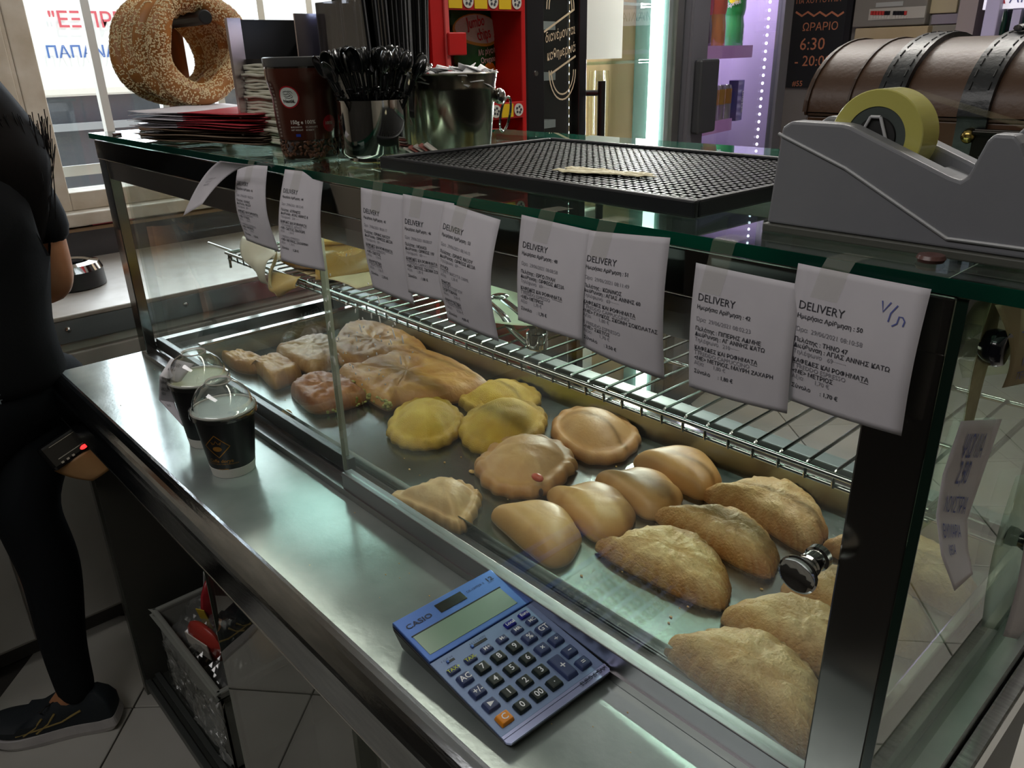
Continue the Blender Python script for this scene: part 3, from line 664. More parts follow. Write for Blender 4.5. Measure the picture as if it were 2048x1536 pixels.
def loaf(name, lb, cx, cy, z, R, h, tilt, m, seed):
    t = thing(name, lb, 'bread', (cx, cy, z), 0, 'flat sesame loaves in the paper bag')
    Mt = Matrix.Translation((cx, cy, z)) @ Matrix.Rotation(tilt, 4, 'Y')
    prof = [(0, 0), (R*.9, 0), (R*.98, h*.25), (R, h*.5), (R*.96, h*.8), (R*.85, h), (R*.5, h*1.05), (0, h*1.05)]
    obj('crust', xf(lathe(prof, 40), Mt), m, t, smooth=True)
    r = random.Random(seed); gs = []
    for k in range(520):
        a, q = r.uniform(0, 2*PI), R*.97*math.sqrt(r.random()); zz = h*1.04 if q < R*.85 else h*(1.04 - (q/R-.85)*2)
        gs.append(xf(ball((0, 0, 0), .0018, .0011, .0006, 5, 3), Mt @ Matrix.Translation((q*math.cos(a), q*math.sin(a), zz)) @ Matrix.Rotation(r.uniform(0, PI), 4, 'Z')))
    s = obj('sesame_seeds', join(*gs), mat('sesame', '#e3cf9a', .5), t); s['kind'] = 'stuff'
lc = mat('loaf_crust', '#cda24e', .55, col2='#b9883a', scale=30, bump=.3)
c = at(640, 545, z=.222)
loaf('sesame_loaf', 'lower flat sesame loaf showing its edge in the paper bag', .372, .242, RT+.0045, .080, .024, 0, lc, 1)
loaf('sesame_loaf', 'upper pale flat sesame loaf on top of the other one in the paper bag', .345, .282, RT+.031, .076, .018, -.05, mat('loaf_pale', '#d9c37e', .55, col2='#c9ad60', scale=30, bump=.3), 2)
# plate and tongs
pc = (.865, .292)
plm = mat('plate_green', '#c9d8bd', .3, col2='#c3d3b6', scale=3)
pt = obj('plate', lathe([(0, .002), (.055, .002), (.062, .004), (.098, .016), (.108, .018), (.110, .0165), (.1, .0135), (.064, 0), (0, 0)], 48, (*pc, RT)), plm, smooth=True)
tag(pt, 'pale green plate on the wire rack behind the hanging receipts', 'plate')
ta, te = at(985, 592, z=.232), at(1074, 690, z=.209)
tg_ = thing('serving_tongs', 'steel serving tongs resting on the green plate and the wire rack', 'tongs', (te.x, te.y, RT))
d = (te-ta).normalized(); sd = Vector((-d.y, d.x, 0)).normalized()
for s in (-1, 1):
    pts = [te + sd*s*.012*0.9 - d*.006, te - d*.05 + sd*s*.014, ta + d*.07 + sd*s*.012 + Vector((0, 0, .004)), ta + sd*s*.011]
    pts[-1].z = .229
    obj('arm', tube(spline([pts[0]]+pts+[pts[-1]], 6)[6:-12], .0055, 10, flat=.35), chrome, tg_, smooth=True)
    e = ta + sd*s*.011
    obj('gripper', ball((e.x, e.y, .230), .013, .013, .004, 14, 6), chrome, tg_, smooth=True)
obj('spring_collar', lathe([(.012, 0), (.0135, .001), (.0135, .020), (.012, .021), (.012, 0)], 24, (te.x, te.y, RT)), chrome, tg_, smooth=True)

# ------------------------------------------------------------------ receipts hanging from the lid edge
MM = .001
HEAD = 'ΚΑΦΕΔΕΣ ΚΑΙ ΡΟΦΗΜΑΤΑ'
def receipt(label, TL, TR, BL, BR, bulge, num, time, who, street, phone, blocks, total, tape_u=.45, wv=0., note=None, start=25):
    TL, TR, BL, BR = map(Vector, (TL, TR, BL, BR))
    Lm = ((TL-BL).length + (TR-BR).length)/2*1000
    def S(u, v, lift=0.):
        p = TL.lerp(TR, u).lerp(BL.lerp(BR, u), v)
        p.y += -bulge*math.sin(PI*v) - wv*math.sin(PI*u)*(.4+v) - lift - .010*max(0, v-.8)**2*10*bulge/.01*.3
        return p
    t = thing('receipt', label, 'receipt', (TL+TR)/2, 0, 'delivery receipts taped along the glass lid')
    obj('paper', sheet(lambda u, v: S(u, v), 10, 22), paper, t, smooth=True, thick=.00012)
    dark, faint = [], []
    def put(s, y, size, bold, x=5, f=False, ul=False):
        g = text(s, size*1.28, bold*.0)
        if bold: g = text(s, size*1.22, .011)
        k = lay(move2(g, x, -y), lambda a, b: S(a/80, -b/Lm, .0004)); (faint if f else dark).append(k)
        if ul:
            wd = max(v[0] for v in g[0]); dark.append(lay(move2(rect2(x, x+wd, -y-1.1, -y-.75), 0, 0), lambda a, b: S(a/80, -b/Lm, .0004)))
    y = start; put('DELIVERY', y, 5.6, 0); y += 5.6; put('Ημερήσια Αρίθμηση : '+num, y, 3.2, 1); y += 8.4
    put('Ώρα  29/06/2021 '+time, y, 3.2, 0, f=True); y += 6.6; put('Πελάτης : '+who, y, 3.3, 1); y += 4; put('Διεύθυνση : '+street, y, 3.3, 1); y += 4
    put('Τηλέφωνο   '+phone, y, 3.2, 0, f=True); y += 5.8
    for bl in blocks:
        for s in bl:
            if s[0] == '#': put(s[1:], y, 3.3, 1, ul=True)
            elif s[0] == '*': put(s[1:], y, 3.3, 1)
            elif s[0] == '-': put(s[1:], y, 3.2, 0, f=True)
            else: put('Αξία       '+s, y, 3.2, 0, f=True)
            y += 3.8
        y += 2.6
    put('Σύνολο      : '+total, y, 3.3, 1)
    obj('printed_text', join(*dark), ink, t, label='dark print'); obj('faint_text', join(*faint), inkl, t, label='pale print')
    if note: obj('pen_mark', join(*[lay(stroke2(q, .8), lambda a, b: S(a/80, -b/Lm, .0005)) for q in note]), pen, t, label='blue pen scribble')
    def tape(u, v):
        uu = tape_u + (u-.5)*.22 - .10*v*wtilt
        if v < .36: p = S(uu, 0); p = Vector((p.x, .012 - .02*v/.36, .4306)); p.y = .010 - (.010+.0075)*v/.36; return p
        if v < .55: k = (v-.36)/.19; q = S(uu, 0); return Vector((q.x, -.0078, .4306)).lerp(Vector((q.x, q.y-.0006, q.z)), k)
        return S(uu, (v-.55)/.45*.20, .0007)
    wtilt = 1.
    obj('tape', sheet(tape, 4, 16), tapem, t, smooth=True)
    return t
b_ = lambda *a: list(a)
e1 = [['#'+HEAD, '-1 FREDDO ESPRESSO', '*<ΜΕ> ΜΕΤΡΙΟΣ', '1,70 €']]
receipt('large white receipt number 50 with blue pen marks, beside the right corner post', (1.409, -.010, .4245), (1.487, -.011, .4235), (1.409, -.006, .334), (1.487, -.014, .3365), .004, '50', '08:10:58', 'ΤΗΝΟ 47', 'ΑΓΙΑΣ ΑΝΝΗΣ ΚΑΤΩ', '69········', e1, '1,70 €', .36, .002,
        [[(56, -11), (57.5, -17), (61, -11)], [(65, -12), (62, -17), (61.5, -22)], [(64, -24), (66.5, -22), (67, -18), (69, -18), (70.5, -20), (70, -23)]], start=26)
receipt('receipt number 42 hanging left of the one with blue pen marks', (1.336, -.010, .4125), (1.414, -.011, .412), (1.336, -.008, .321), (1.414, -.010, .3255), .003, '42', '08:02:23', 'ΠΙΠΕΡΗΣ ΑΔΜΗΕ', 'ΑΓ ΑΝΝΗΣ ΚΑΤΩ', '210·······', [['#'+HEAD, '-1 FREDDO CAPPUCCINO', '*<ΜΕ> ΜΕΤΡΙΟΣ, ΜΑΥΡΗ ΖΑΧΑΡΗ', '1,80 €']], '1,80 €', .28, .002, start=24)
receipt('long receipt number 51 whose right bottom corner curls out, left of number 42', (1.235, -.009, .4205), (1.313, -.009, .426), (1.235, -.014, .329), (1.313, -.006, .319), .005, '51', '08:11:49', 'ΚΩΝ/ΝΟΣ', 'ΑΓΙΑΣ ΑΝΝΗΣ 60', '69········', [['#'+HEAD, '-1 FREDDO CAPPUCCINO', '*<ΜΕ> ΓΛΥΚΟΣ, ΣΚΟΝΗ ΣΟΚΟΛΑΤΑΣ', '1,80 €'], ['-1 FREDDO ESPRESSO', '*<ΜΕ> ΣΚΕΤΟΣ', '1,70 €']], '3,50 €', .30, .0025, start=24)
receipt('receipt number 48 hanging right of the steel tongs', (1.163, -.009, .4235), (1.241, -.009, .421), (1.163, -.015, .334), (1.241, -.019, .335), .003, '48', '08:08:58', 'ΕΡΓΩ ΠΥΛΗ', 'ΟΡΦΕΩΣ ΔΕΞΙΑ', '69········', [['#'+HEAD, '-1 FREDDO ESPRESSO', '*<ΜΕ> ΜΕΤΡΙΟΣ', '1,70 €']], '1,70 €', .42, .001, start=25)
receipt('long curved receipt number 53 hanging left of the steel tongs', (1.061, -.010, .423), (1.139, -.011, .4165), (1.061, -.012, .311), (1.139, -.016, .309), .011, '53', '08:14:15', 'ΕΡΜΗΣ ΝΑΞΟΥ', 'ΟΡΦΕΩΣ ΔΕΞΙΑ', '69········', [['#ΧΥΜΟΙ', '-1 LIFE 9 ΦΡΟΥΤΑ 330ML', '1,30 €'], ['#SNACKS', '-2 ΚΕΙΚ ΣΤΕΡΓΙΟΥ', '*ΠΟΡΤΟΚΑΛΙ', '2,00 €'], ['#ΑΝΑΨΥΚΤΙΚΑ', '-1 ΝΕΡΟ 500ML', '0,50 €']], '4,80 €', .40, .001, start=22)
receipt('receipt number 46, middle one of the three overlapping receipts left of the tongs', (.995, -.009, .423), (1.073, -.008, .4225), (.995, -.011, .325), (1.073, -.010, .328), .004, '46', '08:08:07', 'ΜΟΛΑΟΙ', 'ΟΡΦΕΩΣ 197', '69········', [['#'+HEAD, '-1 FREDDO CAPPUCCINO', '*<ΜΕ> ΣΚΕΤΟΣ, ΣΚΟΝΗ ΣΟΚ', '1,80 €']], '1,80 €', .36, .001, start=27)
receipt('receipt number 41, left one of the three overlapping receipts', (.918, -.008, .4215), (.997, -.0085, .4215), (.918, -.004, .313), (.997, -.006, .311), .005, '41', '08:01:17', 'ΕΡΜΗΣ ΝΑΞΟΥ', 'ΟΡΦΕΩΣ ΔΕΞΙΑ', '69········', [['#'+HEAD, '-1 FREDDO ESPRESSO', '*<ΜΕ> ΣΚΕΤΟΣ', '1,70 €'], ['#ΑΝΑΨΥΚΤΙΚΑ', '-1 ΝΕΡΟ 500ML', '1,00 €']], '2,70 €', .46, .001, start=25)
receipt('receipt number 44 hanging in front of the open paper bag', (.757, -.009, .427), (.835, -.002, .428), (.757, -.029, .322), (.835, -.014, .319), .006, '44', '08:12:40', 'ΚΥΡΙΑΚΟΣ', 'ΑΓΙΑΣ ΑΝΝΗΣ 8', '210·······', [['#'+HEAD, '-1 ΕΛΛΗΝΙΚΟΣ ΔΙΠΛΟΣ', '*<ΜΕ> ΣΚΕΤΟΣ, ΕΒΑΠΟΡΕ', '1,50 €'], ['-1 FREDDO ESPRESSO', '*<ΜΕ> ΜΕΤΡΙΟΣ, ΣΑΧΑΡΙΝΗ', '1,70 €']], '3,20 €', .44, .002, start=26)
receipt('receipt number 43, farthest left of the straight hanging receipts', (.633, -.010, .424), (.711, -.008, .427), (.633, -.014, .326), (.711, -.007, .321), .010, '43', '08:02:59', 'ΧΑΛΒΑΣ', 'ΝΑΞΟΥ', '69········', [['#'+HEAD, '-1 FREDDO ESPRESSO', '*<ΜΕ> ΓΛΥΚΟΣ', '1,80 €'], ['-1 FREDDO ESPRESSO', '*<ΜΕ> ΜΕΤΡΙΟΣ', '1,70 €']], '3,50 €', .5, .001, start=26)
# the curled one
def curlS(u, v):
    top = at(440, 322, z=.432).lerp(at(512, 331, z=.432), u); tip = at(366, 432, y=-.055).lerp(at(405, 408, y=-.05), u)
    mid = at(404, 340, y=-.03).lerp(at(458, 330, y=-.025), u)
    a = top.lerp(mid, v); b = mid.lerp(tip, v); return a.lerp(b, v)
t = thing('receipt', 'blank sided receipt curling away to the left of the others', 'receipt', at(440, 322, z=.43), 0, 'delivery receipts taped along the glass lid')
obj('paper', sheet(curlS, 8, 20), paper, t, smooth=True, thick=.00012)
obj('faint_text', join(*[lay(move2(text(s, .045), .3+.0*i, .50+.055*i), lambda a, b: curlS(min(.98, a), b) + Vector((0, -.0006, .0003))) for i, s in enumerate(('ΣΥΝΟΛΟ 1,70', 'ΑΞΙΑ 1,70', 'ΚΑΦΕΔΕΣ'))]), inkl, t)

# notes on the right end glass
def note(name, lb, q, m, lines, bend):
    P = [at(px, py, x=X1+.012+e) for px, py, e in q]
    def S(u, v, lift=0.):
        p = P[0].lerp(P[1], u).lerp(P[3].lerp(P[2], u), v); p.x += bend*math.sin(PI*v) + lift; return p
    t = thing(name, lb, 'note', (P[2]+P[3])/2)
    obj('paper', sheet(lambda u, v: S(u, v), 8, 18), m, t, smooth=True, thick=.00012)
    if lines:
        gs = [lay(move2(text(s, sz, .0), x, -y), lambda a, b: S(a, -b, .0006)) for s, sz, x, y in lines]
        obj('handwriting', join(*gs), pen, t)
    return t
NP = [at(1922, 842, x=X1+.009), at(2004, 838, x=X1+.009), at(1990, 1000, x=X1+.014), at(1935, 1150, x=X1+.03), at(1909, 1182, x=X1+.03), at(1872, 1030, x=X1+.014)]
def nS(u, v, lift=0.):
    l = [NP[0], at(1885, 950, x=X1+.010), NP[5], at(1882, 1110, x=X1+.022), NP[4]]; r_ = [NP[1], at(1965, 950, x=X1+.010), at(1934, 1040, x=X1+.014), at(1936, 1100, x=X1+.022), at(1946, 1148, x=X1+.03)]
    k = min(3, int(v*4)); f = v*4-k; p = l[k].lerp(l[k+1], f).lerp(r_[k].lerp(r_[k+1], f), u); p.x += lift; return p
t = thing('note', 'long curling paper strip with blue handwriting taped to the right end glass', 'note', NP[4])
obj('paper', sheet(nS, 8, 24), paper, t, smooth=True, thick=.00012)
obj('handwriting', join(*[lay(move2(text(s, sz), x, -y), lambda a, b: nS(a, -b*1., .0007)) for s, sz, x, y in (('ΨΩΜΙΑ', .15, .22, .17), ('2,90', .17, .30, .30), ('ΛΟΥΣΤΡΙΑ', .13, .15, .47), ('ΘΥΜΑΡΙΑ', .13, .12, .64), ('Ι,95 Α', .10, .25, .76))]), pen, t)
obj('tape', sheet(lambda u, v: nS(.45+.35*u, -.06+.22*v if v > .27 else 0, .001), 3, 8), tapem, t)
note('note', 'small yellowed paper note taped high on the right end glass', [(1990, 610, 0), (2080, 600, 0), (2080, 760, .004), (2004, 776, .006)], mat('paper_old', '#a89a78', .8, col2='#978863', scale=8), [('ΤΙΜΗ', .16, .3, .42), ('1,50', .16, .25, .72), ('ΤΕΜ', .14, .2, .9)], .006)
note('note', 'blank white sheet taped low on the right end glass at the picture edge', [(2060, 960, 0), (2110, 950, 0), (2090, 1290, .004), (2006, 1272, .004)], paper, [], .004)

# ------------------------------------------------------------------ calculator
cO = Vector((1.2675, -.133, .011)); cV = (Vector((1.093, -.129, .030)) - cO); cLen = cV.length; cV.normalize(); cU = Vector((1.267, -.0045, .012)) - cO; cW = cU.length
cU = (cU - cV*cU.dot(cV)).normalized(); cN = cU.cross(cV).normalized()
if cN.z < 0: cN = -cN
W_, H_ = .1275, .176
def cp(u, v, n=0.): return cO + cU*(u*W_) + cV*(v*H_) + cN*n
calc = thing('calculator', 'blue desktop calculator with a green display and one orange key on the steel worktop', 'calculator', (cp(.5, .5).x, cp(.5, .5).y, 0))
cblue = mat('calc_blue', '#5474b8', .33, .55, col2='#4c6cb2', scale=3)
cpale = mat('calc_bluegrey', '#7d8fb4', .36, .45, col2='#7587ac', scale=4)
cdark = mat('calc_body', '#0b0d14', .35)
# black wedge body
outl = [(.02, -.005), (.98, -.005), (1.012, .03), (1.012, .97), (.995, 1.0), (.005, 1.0), (-.012, .97), (-.012, .03)]
def low(u, v): u, v = .5+(u-.5)*.90, .5+(v-.5)*.95; p = cp(u, v, -.004); return Vector((p.x, p.y, .0008 if v < .9 else max(.0008, p.z-.022)))
obj('body', prism(outl, low, lambda u, v: cp(u, v, -.0005)), cdark, calc, bev=.0015)
def slab(nm, poly, n0, n1, m, par=None, bev=.0006, **k): return obj(nm, prism(poly, lambda u, v: cp(u, v, n0), lambda u, v: cp(u, v, n1)), m, par or calc, bev=bev, **k)
R4 = lambda a, b, c, d: [(a, c), (b, c), (b, d), (a, d)]
slab('key_plate', [(.0, .052), (1, .052), (1, .635), (0, .635)], -.001, .0015, cpale)
slab('display_bezel', [(.0, .638), (1, .638), (.995, .997), (.005, .997)], -.001, .0032, cblue, bev=.001)
for k, (a, b, n) in enumerate(((.0345, .0515, .0020), (.0145, .0340, .0014), (-.004, .0140, .0018))):
    slab('chrome_strip', [(.0 if k < 2 else .02, a), (1. if k < 2 else .98, a), (1, b), (0, b)], -.0004, n, mat('calc_chrome', '#8f94b8', .28, .7), bev=0)
slab('display', R4(.045, .905, .675, .835), .0028, .0036, mat('lcd_green', '#7e9a86', .22, col2='#84a08c', scale=2), bev=0)
slab('display_frame', R4(.037, .913, .835, .842), .003, .0040, cdark, bev=0)
slab('solar_cell', R4(.365, .625, .886, .957), .0028, .0037, mat('solar_dark', '#17120f', .2), bev=0)
slab('slider_slot', R4(.33, .48, .575, .592), .001, .0019, cdark, bev=0); slab('slider_slot', R4(.10, .17, .574, .588), .001, .0019, cdark, bev=0)
slab('slider', R4(.33, .352, .574, .593), .0015, .0036, cblue); slab('slider', R4(.10, .118, .573, .589), .0015, .0036, cblue)
cf = lambda n: (lambda a, b: cO + cU*a + cV*b + cN*n)
def ctext(nm, s, u, v, size, m, n=.0037, bold=0., par=None, al='LEFT', sx=1.): return obj(nm, lay(move2(text(s, size, bold, al, sx=sx), u*W_, v*H_), cf(n)), m, par or calc)
navy = mat('calc_navy_print', '#141a3a', .4)
ctext('lettering', 'CASIO', .055, .895, .0085, navy, .0036, .02, sx=1.25)
ctext('model_lettering', 'DF-120TER II', .66, .918, .0042, navy, .0036, .0); ctext('digits_lettering', '12', .865, .918, .008, navy, .0036, .02, sx=1.2)
ctext('digits_unit', 'DIGITS', .868, .903, .0024, navy, .0036)
ctext('strip_lettering', 'EURO & TAX', .72, .0175, .0058, navy, .0028, .015)
ctext('slider_scale', '4 3 2 1 0 ADD2', .335, .598, .003, navy, .0019); ctext('slider_scale', 'F CUT 5/4', .07, .595, .003, navy, .0019)
kb_, kd, ko, kv = mat('key_blue', '#38456e', .4), mat('key_dark', '#14201f', .35), mat('key_orange', '#e08a18', .35), mat('key_violet', '#23298f', .3)
ky, kw = mat('legend_yellow', '#c6d24a', .5), mat('legend_white', '#e8eaf0', .5)
def key(s, u, v, m, w2=.058, h2=.036, lm=None, size=.0105, hgt=.0058, lab=None):
    n0 = .001; o1 = R4(u-w2, u+w2, v-h2, v+h2); i1 = R4(u-w2*.82, u+w2*.82, v-h2*.80, v+h2*.84)
    V = [tuple(cp(a, b, n0)) for a, b in o1] + [tuple(cp(a, b, hgt)) for a, b in i1]
    k = obj('key', (V, [(3, 2, 1, 0), (4, 5, 6, 7), (0, 1, 5, 4), (1, 2, 6, 5), (2, 3, 7, 6), (3, 0, 4, 7)]), m, calc, bev=.0013, label=lab)
    g = text(s, size*.84, .012, 'CENTER'); ys = [q[1] for q in g[0]]; xs = [q[0] for q in g[0]]
    g = move2(g, u*W_ - (max(xs)+min(xs))/2, v*H_ - (max(ys)+min(ys))/2)
    obj('legend', lay(g, cf(hgt+.0003)), lm or kw, k)
cx_ = [.108, .268, .424, .578, .730, .873]; ry_ = [.120, .223, .328, .432]
sm_ = dict(w2=.052, h2=.024, size=.0066, hgt=.0045)
key('TAX+', .095, .517, kb_, lm=ky, **sm_); key('TAX-', .254, .519, kb_, lm=ky, **sm_)
for s, u in (('M+', .410), ('M-', .562), ('MR', .716), ('MC', .866)): key(s, u, .520, kb_, **sm_)
key('Local', .712, .580, kv, **dict(sm_, size=.0062)); key('Euro', .863, .583, kv, **dict(sm_, size=.0062))
for s, i, j, m in (('AC', 0, 3, kb_), ('7', 1, 3, kd), ('8', 2, 3, kd), ('9', 3, 3, kd), ('%', 4, 3, kb_), ('GT', 5, 3, kb_), ('+/-', 0, 2, kb_), ('4', 1, 2, kd), ('5', 2, 2, kd), ('6', 3, 2, kd), ('×', 4, 2, kb_), ('÷', 5, 2, kb_),
                 ('▶', 0, 1, kb_), ('1', 1, 1, kd), ('2', 2, 1, kd), ('3', 3, 1, kd), ('−', 5, 1, kb_), ('C', 0, 0, ko), ('0', 1, 0, kd), ('00', 2, 0, kd), ('·', 3, 0, kd), ('=', 5, 0, kb_)):
    if s == '▶':
        key('', cx_[i], ry_[j], m) if 0 else None
        u, v = cx_[i], ry_[j]; o1 = R4(u-.058, u+.058, v-.036, v+.036); i1 = R4(u-.0476, u+.0476, v-.029, v+.030)
        V = [tuple(cp(a, b, .001)) for a, b in o1] + [tuple(cp(a, b, .0058)) for a, b in i1]
        k = obj('key', (V, [(3, 2, 1, 0), (4, 5, 6, 7), (0, 1, 5, 4), (1, 2, 6, 5), (2, 3, 7, 6), (3, 0, 4, 7)]), m, calc, bev=.0013)
        obj('legend', lay(poly2([(u*W_-.003, v*H_-.0028), (u*W_+.0035, v*H_), (u*W_-.003, v*H_+.0028)]), cf(.0061)), kw, k)
    else: key(s, cx_[i], ry_[j], m, lab='orange key' if m is ko else None)
key('+', cx_[4], .171, kb_, h2=.088, size=.014)

# ------------------------------------------------------------------ paper cups
cupm, cupw = mat('cup_black', '#0d0e11', .28), mat('cup_white', '#d9d7cf', .5)
gold = mat('cup_gold', '#a8752e', .35, .6)
def cup(label, base, R0, R1, Hc, rot, mark):
    x, y = base.x, base.y
    t = thing('coffee_cup', label, 'cup', (x, y, 0), 0, 'black paper cups with clear domes')
    o = (x, y, 0)
    ra = lambda z: R0 + (R1-R0)*z/Hc
    obj('wall', lathe([(ra(.014), .014), (ra(Hc), Hc), (ra(Hc)-.001, Hc), (ra(.014)-.002, .015)], 48, o), cupm, t, smooth=True)
    obj('base_band', lathe([(R0-.004, .002), (R0-.001, 0), (R0, .0005), (ra(.015)+.0004, .015), (ra(.015)-.0005, .0152)], 48, o), cupw, t, smooth=True)
    obj('rim', lathe([(R1-.0005, Hc-.003), (R1+.0016, Hc-.0015), (R1+.0022, Hc), (R1+.0012, Hc+.0018), (R1-.0008, Hc+.0014), (R1-.0015, Hc-.001)], 48, o), cupw, t, smooth=True)
    obj('coffee_foam', lathe([(0, Hc-.001), (R1-.010, Hc-.0012), (R1-.001, Hc-.0005)], 40, o), mat('foam_'+mark, '#c3d0cb' if mark == 'front' else '#c7cba8', .45), t, smooth=True)
    dome = [(R1+.0035, Hc-.007), (R1+.0035, Hc-.004), (R1+.0030, Hc+.002), (R1+.0010, Hc+.004), (R1-.002, Hc+.0055)]
    for k in range(1, 10): a = PI/2*k/10; dome.append(((R1-.002)*math.cos(a), Hc+.0055+.036*math.sin(a)))
    dome = [q for q in dome if q[0] > .017 or q[1] < Hc+.02] + [(.0175, Hc+.0405), (.016, Hc+.0395)]
    obj('dome_lid', lathe(dome, 48, o), clearp, t, smooth=True)
    obj('lid_hole_rim', lathe([(.0155, Hc+.039), (.0175, Hc+.0412), (.018, Hc+.040), (.0165, Hc+.0386), (.0155, Hc+.039)], 32, o), mat('lid_rim', '#cfc9c0', .2, alpha=.7), t, smooth=True)
    if mark == 'front':
        def S(a, b): th = rot + a/ra(b); r = ra(b)+.0003; return Vector((x+r*math.cos(th), y+r*math.sin(th), b))
        gs = []
        dd = [(0, .018), (.018, 0), (0, -.018), (-.018, 0), (0, .018)]
        fine = [(dd[i][0]+(dd[i+1][0]-dd[i][0])*k/6, dd[i][1]+(dd[i+1][1]-dd[i][1])*k/6) for i in range(4) for k in range(6)]
        gs.append(lay(move2(stroke2(fine+[fine[0]], .0013), 0, .054), S))
        gs += [lay(move2(ell2(0, -.004, .0065, .004), 0, .054), S), lay(move2(stroke2([(-.005, .003), (-.0075, .0075), (-.003, .004), (0, .009), (.003, .004), (.0075, .0075), (.005, .003)], .0012), 0, .054), S)]
        gs.append(lay(move2(text('Caffe dorya', .0075, .01, 'CENTER', shear=.2), 0, .0275), S)); gs.append(lay(move2(text('ΕΣΠΡΕΣΣΟ ΑΠΟ ΤΗΝ ΠΑΡΑΔΟΣΗ', .003, 0, 'CENTER'), 0, .0235), S))
        gs.append(lay(move2(text('LAVAZZI', .0045, .03, 'CENTER'), 0, .0135), S))
        obj('gold_print', join(*gs), gold, t, label='gold diamond emblem and lettering')
    else:
        def S(a, b): th = rot + a/ra(b); r = ra(b)+.0003; return Vector((x+r*math.cos(th), y+r*math.sin(th), b))
        obj('grey_print', join(*[lay(move2(text('~~~~~~~' if k % 2 else '~~~~~', .005), -.012, .072-.006*k), S) for k in range(5)]), mat('cup_greyprint', '#4b4b4e', .5), t)
    return t
bF = at(492, 934, z=0); dirv = Vector((-.742, .67, 0))
c1 = Vector((.617, -.080, 0))
cup('black paper cup with a gold diamond emblem and a clear dome lid, the nearer one', c1, .0300, .0425, .098, math.radians(-48), 'front')
c2 = Vector((.502, -.067, 0))
cup('black paper cup with a receipt stuck to its lid, behind the other one', c2, .0300, .0425, .107, math.radians(-70), 'rear')
def crS(u, v, lift=0.):
    l = [at(342, 716, y=-.09), at(319, 752, y=-.12), at(318, 800, y=-.115), at(366, 853, y=-.10)]; r_ = [at(388, 728, y=-.065), at(360, 765, y=-.093), at(349, 805, y=-.098), at(367, 851, y=-.099)]
    k = min(2, int(v*3)); f = v*3-k; p = l[k].lerp(l[k+1], f).lerp(r_[k].lerp(r_[k+1], f), u); return p + Vector((lift, -lift, lift*.5))
t = thing('receipt', 'small receipt stuck to the dome of the rear paper cup', 'receipt', at(367, 851, y=-.099))
obj('paper', sheet(crS, 6, 18), paper, t, smooth=True, thick=.0001)
obj('printed_text', join(*[lay(move2(text(s, sz), x, -y), lambda a, b: crS(min(a, .98), -b, .0006)) for s, sz, x, y in (('DELIVERY', .09, .18, .12), ('Ημερήσια 49', .055, .15, .20), ('Πελάτης : ΝΑΞΟΥ', .055, .12, .36), ('Διεύθυνση : ΟΡΦΕΩΣ', .055, .10, .42), (HEAD[:14], .06, .12, .52), ('1 FREDDO', .055, .15, .58), ('Σύνολο 1,80', .055, .3, .74))]), ink, t)

# ------------------------------------------------------------------ on the glass lid
GZ = .430
# pastry bags in a flat stack
rb = math.radians(17)
bx_, by_ = .352, .118
def bagsheet(n, white_, z, ang, dx, dy):
    nm = 'white paper pastry bag with a red end in the stack on the lid' if white_ else 'brown paper pastry bag at the bottom of the stack on the lid'
    t = thing('pastry_bag', nm, 'paper bag', (bx_+dx, by_+dy, z), rb+ang, 'white and red pastry bags in the stack' if white_ else 'brown pastry bags in the stack')
    M = WM[t.name]; rr = random.Random(n); ph = rr.uniform(0, 6); am = .0016
    def f(u, v, x0=-.125, x1=.16):
        x = x0 + (x1-x0)*u; y = -.095 + .19*v
        return M @ Vector((x, y, am*math.sin(x*38+ph)*(.4+max(0, .35-u)*2.2) + am*.6*math.sin(y*30+ph) + (.004*max(0, .25-u)*4*(rr.random()-.3) if 0 else 0)))
    k = .42 if white_ else 1.
    obj('paper', sheet(lambda u, v: f(u*k, v), 14, 8), paper if white_ else mat('bag_brown', '#8f7a66', .75, col2='#7d6a58', scale=10), t, smooth=True, thick=.0008)
    if white_: obj('red_end', sheet(lambda u, v: f(k+u*(1-k), v), 10, 8), mat('bag_red', '#c43a48', .55, col2='#b3333f', scale=10), t, smooth=True, thick=.0008)
zz = GZ + .0026
for k in range(7): bagsheet(k, False, zz, random.uniform(-.05, .05), random.uniform(-.006, .006), random.uniform(-.004, .004)); zz += .0028
for k in range(9): bagsheet(20+k, True, zz, random.uniform(-.10, .10), random.uniform(-.010, .008), random.uniform(-.008, .008)); zz += .0030

# ring bread stand
PX = .085
pa, pb_ = at(346, 110, x=PX), at(376, 226, x=PX)
pyy = .140
tipp = at(412, 15, x=PX+.13)
stand = thing('bread_stand', 'wooden stand with a black peg holding the sesame bread rings', 'stand', (PX, pyy, GZ))
wood = mat('wood_varnished', '#8a4a22', .3, col2='#6e3817', scale=9, stretch=(9, 9, 1), coat=.4)
pegz = .6135
obj('base', box(PX-.05, PX+.05, pyy-.07, pyy+.07, GZ, GZ+.014), wood, stand, bev=.003)
obj('pole', box(PX-.010, PX+.010, pyy-.020, pyy+.020, GZ+.014, pegz+.05), wood, stand, bev=.002)
obj('peg', cyl((PX+.01, pyy+.002, pegz), (PX+.172, .138, pegz), .0115, n=20), mat('peg_black', '#17181a', .45), stand, bev=.002)
crust = mat('ring_crust', '#b57a3e', .5, col2='#9a6430', scale=16, bump=.25)
seedm = mat('ring_seed', '#e8d3a6', .6)
